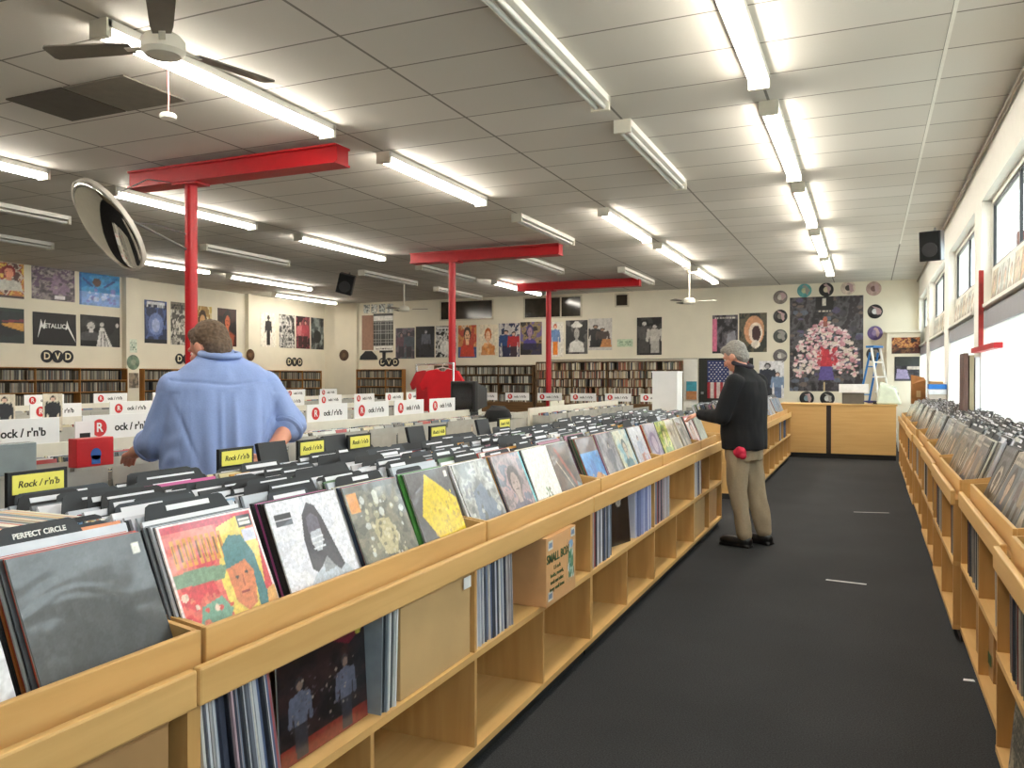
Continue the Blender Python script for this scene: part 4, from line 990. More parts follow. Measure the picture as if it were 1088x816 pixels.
def ladder(lb, loc, yaw):
    t = thing('step_ladder', lb, 'ladder', loc, yaw)
    H = 2.0; BL = plain('blue_fibreglass', (30, 104, 170), .45); AL = plain('white_aluminium', (226, 226, 220), .4)
    for s in (-1, 1):
        MB().path([(s * .25, -.35, 0), (s * .16, .0, H)], .022, 6).build('front_rail', AL, t)
        MB().path([(s * .22, .42, 0), (s * .15, .03, H - .1)], .02, 6).build('rear_rail', BL, t)
    for k in range(1, 7):
        f = k / 7; y = -.35 + .35 * f; wd = .25 - .09 * f
        MB().box(-wd, wd, y - .01, y + .07, H * f - .012, H * f + .012).build('step', AL, t)
        if k % 2 == 0: MB().box(-.22 + .07 * f, .22 - .07 * f, .42 - .39 * f - .01, .42 - .39 * f + .01, (H - .1) * f - .012, (H - .1) * f + .012).build('brace', BL, t)
    MB().box(-.19, .19, -.06, .1, H - .01, H + .03).build('top_cap', BL, t, bevel=.006)
ladder('white and blue step ladder standing open behind the counter', (.12, 17.3, 0), R(62))
t = thing('covered_machine', 'machine under a pale translucent plastic cover at the counter end', 'machine', (.32, 15.62, .957))
b = MB(); b.add([(-.2, -.2, 0), (.2, -.2, 0), (.2, .22, 0), (-.2, .22, 0), (-.14, -.14, .34), (.1, -.14, .27), (.12, .16, .30), (-.14, .16, .4)], [(3, 2, 1, 0), (4, 5, 6, 7), (0, 1, 5, 4), (1, 2, 6, 5), (2, 3, 7, 6), (3, 0, 4, 7)])
b.build('plastic_cover', plain('pale_green_plastic', (204, 214, 196), .25), t, bevel=.03, smooth=True); MB().box(-.15, .15, -.14, .15, .004, .2).build('machine_body', GREYP, t)
t = thing('cable_heap', 'tangle of dark blue cable on the counter beside the ladder', 'cable', (.03, 15.6, .957))
MB().path([(-.06 + .07 * math.cos(a * .9) + .004 * a, .05 * math.sin(a * 1.1), .02 + .03 * abs(math.sin(a * .5))) for a in range(0, 26)], .011).build('cable_loop', plain('blue_cable', (56, 60, 130), .5), t)
MB().box(.04, .2, -.08, .06, 0, .05).build('plug_box', BLACKP, t, bevel=.004)

# on the far end of the window bins
carton('open brown carton with a lidless top on the last window bin', .84, 1.02, 13.75, 14.1, .99, 1.36, plain('tan_carton', (206, 160, 108), .7), tape=False)
t = thing('paper_bag', 'crumpled brown paper bag on the last window bin', 'bag', (.69, 13.85, 1.02))
b = MB(); b.add([(-.1, -.08, 0), (.1, -.08, 0), (.1, .08, 0), (-.1, .08, 0), (-.085, -.07, .3), (.1, -.05, .36), (.08, .07, .4), (-.1, .06, .44)], [(3, 2, 1, 0), (4, 5, 6, 7), (0, 1, 5, 4), (1, 2, 6, 5), (2, 3, 7, 6), (3, 0, 4, 7)]); b.build('bag_body', BROWNBAG, t); MB().box(-.03, .03, -.083, -.081, .1, .2).build('bag_label', KRAFT, t)
for k, c in enumerate([((40, 120, 206), 'bright blue'), ((226, 230, 236), 'white'), ((200, 190, 180), 'pale grey')]):
    carton('flat %s carton in the small stack on the last window bin' % c[1], .80, 1.03, 13.3, 13.62, 1.10 + .075 * (2 - k) - .0, 1.10 + .075 * (3 - k) - .004, plain(c[1] + '_carton_paint', c[0], .6), tape=False)
# panels and red bracket at the pier
for k, (c, n) in enumerate([((96, 70, 62), 'dark brown'), ((150, 138, 110), 'olive grey'), ((206, 208, 214), 'pale grey')]):
    tag(MB().box(.86 + k * .05, .9 + k * .05, 9.2, 9.62, .98, 1.66 - k * .02).build('leaning_board', plain(n + '_board', c, .6), bevel=.003), n + ' board standing on edge behind the window bins by the red bar', 'board', 'boards by the red bar')
t = thing('red_bar', 'red wooden bar fixed upright on the window pier with a red crossbar', 'bar', (1.0, 9.4, 0))
MB().box(-.02, .02, -.28, -.235, 1.72, 2.46).build('upright_bar', plain('weathered_red', (160, 44, 40), .6, var=.3), t); MB().box(-.03, .04, -1.4, .3, 1.67, 1.72).build('cross_bar', RED, t)
# sleeves shown along the window ledges
LEDGE = ['the window with the red bar', 'the window past the red bar', 'the third lit window']
for wv, (y0, y1) in enumerate([(6.4, 9.4), (10.2, 13.1), (14.0, 17.1)]):
    r = random.Random(500 + wv); n = 8
    for k in range(n):
        c = r.choice([(222, 214, 190), (206, 198, 176), (230, 226, 214), (196, 186, 160), (214, 170, 130), (190, 196, 190)])
        P = Paint(20, 20, c).mottle([c, tuple(int(q * .85) for q in c), tuple(min(255, int(q * 1.06)) for q in c)], 4, 600 + wv * 9 + k, .9).portrait(.5, .55, .18, (120, 100, 86), (206, 180, 156), (150, 140, 126))
        me = print_mesh('record_sleeve', P, .31, .31, .004, PRINT)
        REC.append(dict(me=me, M=basis(XR + .03, y0 + .32 + k * (y1 - y0 - .3) / n, 2.133, -1, R(5)), col=None, label='pale sleeve on ledge of %s, %s from the near end' % (LEDGE[wv], ORDX[k]), group='sleeves on the ledge of ' + LEDGE[wv], pri=0.2))

# floor marks
for k, (x0, y0, x1, y1, q) in enumerate([(-.14, 9.35, .2, 9.43, 'the farther, fainter one'), (-.27, 6.14, -.01, 6.11, 'the closer, brighter one')]):
    a = math.atan2(y1 - y0, x1 - x0); L = math.hypot(x1 - x0, y1 - y0)
    t = tag(MB().box(0, L, -.014, .014, 0, .0015).build('floor_tape', plain('worn_tape_%d' % k, ((150, 150, 148), (206, 206, 204))[k], .7)), 'strip of pale tape across the dark carpet, ' + q, 'tape'); t.location = (x0, y0, 0); t.rotation_euler.z = a
t = tag(MB().prism([(0, 0), (.05, .004), (.046, .03), (.004, .026)], .002).build('paper_scrap', WHITEBOARD), 'tiny white paper scrap on the carpet by the window shelves', 'paper'); t.location = (.41, 4.35, 0)

# ------------------------------------------------------------------ posters
def poster(P, x, y, z, w, h, face, lb, group=None, th=.004, name='poster', curl=.004, mat=None, cat='poster'):
    me = print_mesh(name, P, w, h, th, mat or PRINT, curl=curl)
    o = tag(link(name, me), lb, cat, group)
    o.matrix_basis = frame((x, y, z), face); return o
FL, FB = (1, 0, 0), (0, -1, 0)
PX, PY = XL + .009, YB - .009
def pnew(base, nu=36, nv=48): return Paint(nu, nv, base)
# left wall, near block of six (wide posters)
P = pnew((150, 90, 60), 50, 36).mottle([(196, 120, 60), (226, 190, 90), (160, 60, 50), (206, 190, 170), (90, 60, 56)], 5, 1001, .95).rect(0, 0, 1, .06, (60, 40, 36)); P.portrait(.66, .72, .14, (140, 40, 36), (226, 150, 120), (200, 196, 186))
poster(P, PX, 10.1, 2.97, .92, .68, FL, 'warm red and yellow poster of a painted crowd, upper row')
P = pnew((110, 100, 104), 50, 36).mottle([(80, 74, 80), (120, 108, 116), (150, 140, 138), (100, 80, 104)], 8, 1002, .95).poly([(.4, .3), (.5, .9), (.62, .7), (.9, .4), (.85, .2), (.5, .2)], (140, 116, 140), .8).spots([(170, 160, 156), (70, 64, 70)], 50, 3, .015, .05).rect(.52, .04, .76, .16, (226, 222, 224))
poster(P, PX, 11.18, 3.0, .97, .66, FL, 'grey and mauve crowded drawing poster with a white caption box')
P = pnew((50, 130, 190), 50, 36).mottle([(40, 120, 184), (70, 150, 204), (60, 160, 200)], 4, 1003, .9).rect(0, 0, 1, .4, (140, 170, 226), .8).ell(.42, .72, .1, .13, (96, 70, 60)).line(.1, .8, .3, .6, .03, (40, 70, 130)).line(.85, .8, .62, .6, .03, (40, 70, 130)).spots([(190, 206, 236), (120, 120, 190)], 22, 4, .03, .08, (.2, .1, .9, .5)).rect(0, 0, .06, 1, (40, 80, 150), .6)
poster(P, PX, 12.26, 2.97, 1.02, .70, FL, 'bright blue poster with a dark head on pale clouds')
P = pnew((22, 30, 34), 50, 36).mottle([(18, 24, 30), (26, 40, 42)], 3, 1004, .9).poly([(.5, .56), (.52, .5), (1, .34), (1, .6)], (206, 150, 70)).poly([(.52, .58), (1, .62), (1, .7), (.5, .64)], (120, 50, 60)).line(.1, .9, .4, .2, .012, (120, 140, 140)).rect(0, .9, 1, 1, (30, 50, 46))
poster(P, PX, 10.1, 2.09, .92, .68, FL, 'black poster with a thin slanted line and a warm colour band')
P = pnew((18, 16, 18), 50, 36).mottle([(16, 14, 16), (26, 24, 26)], 3, 1005, .9)
t = thing('poster', 'black poster with the white METALLICA band name', 'poster', (0, 0, 0))
o = link('sheet', print_mesh('poster', P, .98, .66, .004, PRINT, curl=.004), t); o.matrix_local = frame((PX, 11.2, 2.08), FL)
o = link('lettering', text_mesh('ETALLIC', .13, WINK, bold=True), t); o.matrix_local = frame((PX + .008, 11.69, 2.47), FL)
L = MB(); F = frame((PX + .006, 11.2, 2.08), FL)
L.prism([(.1, .14), (.17, .52), (.22, .40), (.27, .52), (.26, .33), (.22, .33), (.215, .36), (.18, .36)], .004, F); L.build('letter', WINK, t); L = MB(); L.prism([(.72, .33), (.76, .52), (.8, .40), (.9, .22), (.96, .08), (.86, .22), (.79, .34), (.77, .37), (.745, .33)], .004, F)
L.build('letter', WINK, t)
P = pnew((24, 24, 24), 50, 36).mottle([(20, 20, 20), (40, 40, 40)], 4, 1006, .9).portrait(.26, .66, .13, (50, 50, 50), (190, 188, 184), (70, 70, 72)).poly([(.4, 0), (.48, .6), (.58, .62), (.8, 0)], (206, 204, 200)).line(.5, 0, .54, .5, .012, (60, 60, 60)).line(.62, 0, .58, .5, .012, (60, 60, 60)).line(.7, 0, .6, .4, .01, (70, 70, 70)).ell(.53, .72, .05, .07, (180, 178, 172)).ell(.93, .72, .04, .07, (196, 192, 188))
t_ = poster(P, PX, 12.28, 2.09, 1.0, .67, FL, 'black and white photo poster of two people, below the blue poster')
# left wall, second block
P = pnew((50, 62, 90)).mottle([(36, 46, 76), (70, 90, 140), (50, 60, 92)], 4, 1010, .9).ell(.5, .45, .34, .26, (120, 140, 196), .7).ell(.5, .42, .18, .16, (170, 180, 214), .7).rect(0, 0, 1, .1, (26, 28, 34)).rect(.1, .84, .9, .96, (206, 210, 214)).words(.12, .85, .9, .95, (40, 46, 66), 1)
poster(P, PX, 13.96, 2.22, .66, 1.0, FL, 'dark blue poster with a glowing ball and white heading')
P = pnew((150, 146, 136)).mottle([(80, 78, 74), (190, 186, 176), (120, 116, 108), (210, 206, 196)], 9, 1011, .95).rect(0, .82, 1, 1, (120, 112, 100)).words(.05, .84, .95, .97, (40, 38, 36), 2, 2).spots([(60, 58, 56), (214, 210, 202)], 40, 12, .02, .06)
poster(P, PX, 14.74, 2.21, .64, 1.03, FL, 'grey collage poster crowded with small drawings')
P = pnew((206, 190, 130)).mottle([(196, 170, 90), (220, 206, 160), (160, 120, 60)], 5, 1012, .9).portrait(.5, .6, .2, (70, 50, 30), (206, 160, 110), (150, 50, 40))
poster(P, PX, 15.44, 2.23, .64, .98, FL, 'tan and yellow portrait poster beside the red post')
P = pnew((36, 18, 18)).mottle([(28, 14, 14), (60, 24, 20)], 4, 1013, .9).portrait(.52, .66, .17, (30, 16, 14), (190, 96, 60), (96, 40, 30)).poly([(.5, .1), (.6, .4), (.9, .3), (.8, 0)], (150, 70, 44))
poster(P, PX, 16.28, 2.23, .68, .98, FL, 'black poster with a reddish lit face')
# left wall, third block
for k, (y, w, lb, P) in enumerate([
  (17.9, .64, 'white poster with a dark thin figure', pnew((226, 220, 206)).figure(.5, .05, .88, (40, 36, 34), (60, 56, 54), (46, 44, 44), (40, 38, 40), .8, 1.4)),
  (18.68, .68, 'black and white crowd poster beyond the white poster', pnew((96, 94, 92)).mottle([(40, 40, 40), (150, 148, 144), (206, 204, 198), (80, 78, 78)], 8, 1021, .95)),
  (19.42, .64, 'dark poster with pink and red standing figures', pnew((70, 40, 46)).mottle([(50, 30, 36), (150, 80, 86), (96, 50, 56)], 6, 1022, .9).figure(.3, .05, .8, (40, 24, 26), (206, 150, 140), (190, 110, 116), (60, 36, 40)).figure(.68, .05, .84, (40, 24, 26), (206, 150, 140), (170, 70, 80), (60, 36, 40))),
  (20.12, .62, 'dark green-grey poster nearest the rear corner', pnew((70, 76, 76)).mottle([(46, 50, 52), (96, 104, 104), (150, 160, 160)], 5, 1023, .9).ell(.5, .4, .3, .2, (40, 42, 44)))]):
    poster(P, PX, y, 2.27, w, .95, FL, lb)
# small notices on the pilaster
poster(pnew((206, 214, 196), 16, 20).words(.1, .2, .9, .8, (110, 140, 120), 5, 4), XL + .15, 13.42, 1.98, .2, .3, FL, 'pale green notice on the pilaster beside the posters')
poster(pnew((120, 110, 96), 16, 20).mottle([(96, 88, 78), (150, 136, 116)], 4, 1030, .9), XL + .15, 13.4, 1.18, .26, .34, FL, 'brown square picture low on the pilaster')
def wall_disc(x, y, z, r, face, lb, c, c2, group=None, art=None):
    """a round picture disc: rim, printed face and centre label"""
    t = thing('picture_disc', lb, 'record', (x, y, z), 0, group)
    F = frame((0, 0, 0), face)
    MB().lathe([(r, 0), (r, .006), (r * .97, .008), (r * .36, .007)], 36, F).build('disc', plain('disc_%d_%d_%d' % c, c, .3, var=.35, scale=9), t, smooth=True)
    MB().lathe([(r * .4, .0065), (r * .4, .0095)], 28, F).build('centre_label', plain('disc_%d_%d_%d' % c2, c2, .5, var=.2, scale=14), t)
    if art:
        b = MB(); rr_ = random.Random(art)
        p_ = [(r * math.cos(q * PI / 6) * (m_ := rr_.uniform(.5, .92)), r * math.sin(q * PI / 6) * m_) for q in range(-2, 5)] + [(-.1 * r, .45 * r), (.1 * r, .42 * r), (.2 * r, -.42 * r)]
        b.prism(p_, .002, F @ Matrix.Translation((0, 0, .0085)))
        b.build('printed_pattern', plain('disc_art_%d' % art, rr_.choice([(206, 200, 190), (150, 146, 140), (180, 150, 150)]), .5), t)
    return t
wall_disc(XL + .14, 13.52, 1.76, .17, FL, 'mottled green round disc on the pilaster', (110, 130, 110), (140, 150, 130))
wall_disc(XL + .12, 17.36, 2.02, .16, FL, 'brown round disc on the second pilaster', (96, 70, 50), (130, 100, 76))
wall_disc(-14.55, YB - .12, 2.09, .17, FB, 'brown round disc in the rear corner', (80, 60, 48), (110, 90, 70))
# back wall posters (x, w, z0, h, label, picture)
BP = [
 (-12.80, .64, 1.97, .9, 'murky purple-grey group poster', pnew((84, 78, 86)).mottle([(60, 56, 66), (110, 96, 106), (80, 90, 96)], 5, 1040, .95).figure(.3, .05, .8, (40, 36, 40), (150, 120, 120), (96, 70, 80), (56, 50, 60)).figure(.7, .05, .82, (40, 36, 40), (150, 120, 120), (70, 80, 90), (56, 50, 60))),
 (-12.12, .62, 2.0, .9, 'black poster with a pale lit figure', pnew((20, 20, 24)).mottle([(16, 16, 20), (40, 40, 48)], 4, 1041, .9).figure(.55, .1, .8, (50, 50, 56), (170, 166, 170), (90, 92, 104), (40, 40, 46), 1, 1.4)),
 (-11.46, .67, 2.0, .9, 'black and white comic-style poster with white lettering', pnew((60, 60, 60)).mottle([(24, 24, 24), (206, 204, 200), (110, 110, 108)], 8, 1042, .95).rect(.05, .82, .95, .95, (226, 224, 220)).words(.08, .84, .94, .94, (30, 30, 30), 3).ell(.5, .3, .3, .22, (220, 218, 214))),
 (-10.73, .58, 1.98, .92, 'poster with an orange figure over a blue band', pnew((190, 90, 60)).mottle([(180, 70, 50), (206, 140, 80), (226, 206, 180)], 5, 1043, .9).rect(0, 0, 1, .34, (70, 90, 140)).portrait(.5, .68, .18, (60, 40, 36), (226, 180, 140), (196, 60, 40))),
 (-10.08, .58, 2.02, .88, 'cream poster with an orange-haired figure', pnew((226, 214, 190)).portrait(.5, .64, .17, (190, 96, 40), (230, 186, 150), (206, 140, 90)).spots([(206, 130, 60), (226, 170, 110)], 16, 6, .04, .09, (.15, .1, .85, .4))),
 (-9.46, .63, 1.99, .93, 'dark blue poster with people in red', pnew((60, 70, 96)).mottle([(40, 50, 80), (206, 200, 196), (90, 90, 110)], 5, 1045, .9).figure(.35, .0, .8, (40, 30, 30), (206, 170, 150), (40, 70, 120), (36, 40, 70), 1.3).figure(.72, .0, .75, (40, 30, 30), (206, 170, 150), (170, 40, 46), (60, 40, 50), 1.2)),
 (-8.81, .64, 2.04, .9, 'olive and violet poster with a seated figure', pnew((96, 88, 80)).mottle([(50, 46, 44), (150, 130, 96), (110, 96, 150)], 5, 1046, .9).portrait(.45, .7, .15, (70, 60, 110), (160, 130, 150), (80, 70, 140)).rect(0, 0, 1, .36, (36, 36, 38), .8)),
 (-8.02, .48, 1.98, .94, 'white poster of a red-haired figure in orange shorts', pnew((230, 224, 214)).figure(.5, .06, .88, (196, 80, 50), (230, 180, 150), (110, 140, 190), (226, 130, 40), 1.0, 1.5)),
 (-7.48, .62, 2.05, .9, 'black and white poster of a figure in a pale hat', pnew((60, 60, 60)).mottle([(40, 40, 40), (96, 94, 92)], 4, 1048, .9).portrait(.5, .62, .16, (60, 58, 56), (170, 166, 160), (214, 212, 206)).ell(.5, .84, .26, .07, (222, 220, 214)).ell(.5, .9, .14, .07, (222, 220, 214))),
 (-6.84, .65, 2.14, .84, 'pale grey poster of a group in dark clothes', pnew((196, 192, 186)).figure(.3, .1, .7, (36, 34, 34), (150, 120, 100), (40, 40, 42), (36, 36, 38), 1.5).figure(.6, .1, .6, (36, 34, 34), (150, 120, 100), (70, 60, 56), (44, 42, 42), 1.5).poly([(.5, .1), (.6, .36), (.95, .34), (.98, .1)], (190, 130, 80)).poly([(.05, .1), (.1, .4), (.3, .4), (.35, .1)], (40, 40, 42))),
 (-5.52, .65, 2.0, .97, 'black and white poster of two people in long coats', pnew((46, 46, 46)).mottle([(34, 34, 34), (66, 64, 62)], 4, 1050, .9).figure(.3, .05, .88, (30, 30, 30), (196, 190, 184), (84, 82, 80), (70, 68, 66), 1.3).figure(.72, .05, .78, (30, 30, 30), (196, 190, 184), (190, 186, 178), (170, 166, 160), 1.3)),
 (-3.59, .62, 2.02, .95, 'black poster with a pink side band', pnew((44, 40, 46)).mottle([(30, 28, 34), (80, 76, 84), (110, 104, 110)], 6, 1051, .9).rect(.0, .05, .18, .9, (206, 110, 140)).words(.1, .9, .9, .98, (206, 200, 190), 4).poly([(.5, .1), (.6, .5), (.9, .6), (.95, .1)], (150, 150, 160), .7)),
 (-2.94, .66, 2.04, .96, 'dark poster of an orange ringed open mouth', pnew((60, 60, 50)).mottle([(40, 44, 38), (90, 84, 66)], 4, 1052, .9).ell(.55, .55, .36, .38, (206, 150, 110)).ell(.6, .5, .24, .26, (230, 214, 196)).ell(.62, .48, .16, .2, (60, 26, 26)).ell(.6, .2, .16, .1, (226, 216, 200))),
 (-2.46, .58, .92, .9, 'white poster of standing people behind the man in black', pnew((226, 224, 226)).figure(.34, .0, .95, (30, 30, 34), (170, 166, 170), (50, 54, 66), (40, 44, 54), 1.1).figure(.75, .0, .7, (60, 40, 36), (206, 176, 160), (120, 140, 170), (96, 110, 140), 1.2)),
]
for k, (x, w, z, h, lb, P) in enumerate(BP): poster(P, x, PY, z, w, h, FB, lb + ' on the rear wall')
# the large blossom poster
P = Paint(100, 140, (48, 46, 48)).mottle([(36, 34, 38), (64, 62, 64), (86, 84, 88), (52, 44, 50)], 12, 1060, .95)
P.spots([(86, 80, 110), (96, 104, 120), (110, 96, 90), (70, 66, 74)], 90, 61, .02, .06, (0, 0, 1, 1), .5)
rb = random.Random(62)
for _ in range(420):
    a = rb.uniform(-.25, PI + .25); q = rb.random() ** .6
    u, v = .5 + .44 * q * math.cos(a), .26 + .46 * q * math.sin(a) + rb.uniform(-.02, .03)
    P.ell(u, v, rb.uniform(.012, .038), rb.uniform(.008, .02), rb.choice([(226, 186, 190), (206, 150, 160), (222, 206, 200), (190, 130, 140), (214, 200, 186), (230, 214, 214)]), .95)
P.poly([(.4, .12), (.44, .34), (.5, .42), (.56, .34), (.62, .12)], (96, 84, 150)); P.poly([(.42, .26), (.46, .44), (.54, .44), (.6, .26)], (190, 50, 64)); P.spots([(206, 60, 70), (170, 40, 60)], 22, 63, .015, .03, (.38, .3, .64, .46)); P.ell(.49, .76, .03, .03, (190, 110, 90)); P.rect(.46, .68, .52, .74, (150, 90, 80)); P.rect(.36, .86, .6, 1, (30, 28, 30)); P.words(.4, .84, .56, .86, (206, 196, 180), 64); P.rect(.45, .9, .5, .98, (206, 200, 190)); P.rect(.47, 0, .49, .1, (190, 170, 130))
poster(P, -1.75, PY, 1.09, 1.63, 2.25, FB, 'huge dark poster of a pink blossom cloud around a small figure', curl=.002)
# picture discs framing the huge poster
DS = [(-1.97, 3.36, (120, 110, 104), (190, 180, 170), 'mottled grey disc at the upper corner'), (-1.97, 2.9, (24, 22, 24), (110, 104, 96), 'black disc with grey label, second down'), (-1.97, 2.42, (70, 76, 72), (150, 150, 140), 'dark green-grey disc, third down'), (-1.97, 1.94, (96, 90, 92), (200, 196, 190), 'grey disc with pale stroke, fourth down'),
      (-1.42, 3.5, (90, 156, 156), (190, 190, 150), 'teal disc with a pale ring above the poster'), (-.93, 3.5, (22, 22, 24), (206, 196, 170), 'black disc with a pale letter mark above the poster'), (-.45, 3.52, (206, 190, 176), (60, 50, 50), 'pale disc with a dark centre above the poster'), (.10, 3.48, (176, 150, 140), (110, 80, 76), 'pinkish disc at the upper window-side corner'),
      (.13, 2.95, (20, 20, 22), (206, 206, 206), 'black disc with white label beside the poster'), (.13, 2.45, (96, 76, 130), (140, 120, 160), 'purple disc beside the poster'), (.11, 1.96, (40, 40, 46), (110, 120, 110), 'dark disc above the step ladder'),
      (-1.36, .92, (20, 20, 22), (120, 140, 150), 'black disc under the huge poster, poster-wall side'), (-.90, .92, (18, 18, 20), (190, 190, 186), 'black disc under the huge poster, window side')]
for k, (x, z, c, c2, lb) in enumerate(DS): wall_disc(x, PY + .01, z, .165, FB, lb, c, c2, None, art=700 + k)
# window-side corner pictures
poster(pnew((70, 46, 40), 48, 24).mottle([(40, 28, 28), (150, 84, 50), (206, 150, 90), (110, 50, 40)], 7, 1070, .95).rect(0, 0, 1, .35, (46, 28, 26), .7), .47, 20.188, 1.95, .57, .36, FB, 'wide brown and orange crowd picture by the window corner')
poster(pnew((48, 46, 56), 40, 40).mottle([(30, 30, 40), (66, 62, 70)], 5, 1071, .9).rect(0, .62, 1, 1, (46, 50, 48)).poly([(.05, .1), (.1, .5), (.5, .46), (.6, .1)], (150, 140, 176)).rect(.5, .48, 1, .6, (190, 180, 170)), .53, 20.188, 1.34, .5, .54, FB, 'dark square picture under the brown crowd picture')
# small notes on the rear wall
poster(pnew((190, 206, 176), 24, 14).words(.1, .2, .9, .8, (130, 160, 130), 7, 3), -6.05, PY, 2.22, .42, .2, FB, 'pale green note beside the group poster on the rear wall')
poster(pnew((60, 150, 170), 10, 30).rect(0, 0, 1, .48, (176, 120, 76)), -4.22, 20.70, .86, .26, .46, FB, 'teal and brown poster strip by the flag')
# DVD letters
def letter_discs(x, y, z, face, step, body, where):
    for k, ch in enumerate(body):
        px, py = (x, y + step * k) if face == FL else (x + step * k, y)
        t = thing('letter_disc', 'black disc with cream letter %s, %s of three over %s' % (ch, ['first', 'middle', 'last'][k], where), 'letter', (px, py, z), 0)
        F = frame((0, 0, 0), face)
        MB().lathe([(.13, 0), (.13, .008)], 28, F).build('disc', BLACKC, t)
        o = link('lettering', text_mesh(ch, .2, plain('cream_letter_paint', (230, 220, 186), .6), bold=True), t); o.matrix_local = F @ Matrix.Translation((0, 0, .01))
letter_discs(PX, 11.5, 1.85, FL, .24, 'DVD', 'the shelves below six wide posters')
letter_discs(PX, 15.0, 1.87, FL, .24, 'DVD', 'the shelves behind the blue shirt')
letter_discs(PX, 19.1, 1.87, FL, .24, 'DVD', 'the shelves by the rear corner')
letter_discs(-13.25, PY, 1.87, FB, .22, 'DVD', 'the rear corner shelves')
# rear corner: brown panel, calendar, hat-shaped black plate, postcards
tag(MB().box(-13.98, -13.58, PY - .005, PY + .01, 2.24, 3.28).build('wall_panel', plain('pinkish_brown_panel', (150, 116, 98), .7, var=.1)), 'pinkish brown upright panel in the rear corner', 'panel')
t = thing('wall_calendar', 'black gridded wall calendar with white header and footer', 'calendar', (0, 0, 0))
P = Paint(36, 54, (40, 40, 40))
for k in range(1, 8): P.rect(k / 8 - .012, .14, k / 8 + .012, .8, (150, 150, 146))
for k in range(9): P.rect(0, .14 + k * .082 - .008, 1, .14 + k * .082 + .008, (150, 150, 146))
P.rect(0, 0, 1, .13, (222, 220, 214)).rect(0, .82, 1, .95, (232, 230, 226)).rect(0, .95, 1, 1, (30, 30, 30)).words(.1, .03, .9, .1, (90, 80, 80), 9)
o = link('sheet', print_mesh('wall_calendar', P, .68, 1.08, .01, PRINT), t); o.matrix_local = frame((-13.57, PY, 2.22), FB)
MB().box(-13.57, -12.89, PY - .012, PY, 3.29, 3.32).build('binding', BLACKC, t)
b = MB(); b.prism([(0, 0), (.62, 0), (.6, .1), (.42, .26), (.2, .26), (.02, .1)], .02, frame((-14.05, PY, 1.95), FB)); tag(b.build('black_plate', BLACKC), 'black trapezoid plate under the brown panel', 'plate')
b = MB(); b.prism([(.1, 0), (.2, 0), (.2, .3), (.45, .3), (.45, .36), (0, .36), (0, .3), (.1, .3)], .02, frame((-13.35, PY, 1.86), FB)); tag(b.build('calendar_bracket', BLACKC), 'black bracket hanging under the gridded calendar', 'bracket')
for k in range(4):
    P = pnew((206, 206, 200), 12, 18).mottle([(60, 66, 70), (190, 200, 200), (226, 222, 214), (110, 120, 120)], 3, 1080 + k, .95)
    poster(P, -13.92 + k * .27, PY, 3.34, .22, .26, FB, ['first', 'second', 'third', 'last'][k] + ' small picture card over the gridded calendar', 'picture cards over the calendar', name='picture_card')
# flag and black door behind it
t = thing('flag', 'stars and stripes flag hanging upright behind the man in black', 'flag', (0, 0, 0))
P = Paint(60, 80, (206, 196, 190))
for k in range(13):
    if k % 2 == 0: P.rect(k / 13, 0, (k + 1) / 13, 1, (160, 40, 50))
P.rect(0, .42, .54, 1, (40, 54, 104))
for i in range(9):
    for j in range(6 if i % 2 == 0 else 5): P.ell(.045 + j * .09 + (.045 if i % 2 else 0), .46 + i * .06, .014, .014, (222, 222, 226))
o = link('cloth', print_mesh('flag', P, 1.0, .94, .004, PRINT, curl=.012), t); o.matrix_local = frame((-3.70, YB - .07, .9), FB)
MB().tube((-3.74, YB - .06, 1.85), (-2.66, YB - .06, 1.85), .012).build('hanging_rod', BLACKC, t)
d_ = MB(); d_.box(-3.92, -2.6, YB - .04, YB, 0, 1.9); o = struct(d_.build('door_1', plain('black_door', (34, 36, 30), .6))); MB().box(-3.86, -3.8, YB - .07, YB - .04, 1.0, 1.06).build('door_handle', STEEL, o)
d_ = MB().box(-8.02, -3.95, YB - .05, YB, 1.885, 1.905); struct(d_.build('trim_7', plain('thin_rail', (150, 146, 134), .5)))
d_ = MB().box(-4.3, -3.95, YB - .06, YB, 0, 1.885); struct(d_.build('trim_8', WHITE))
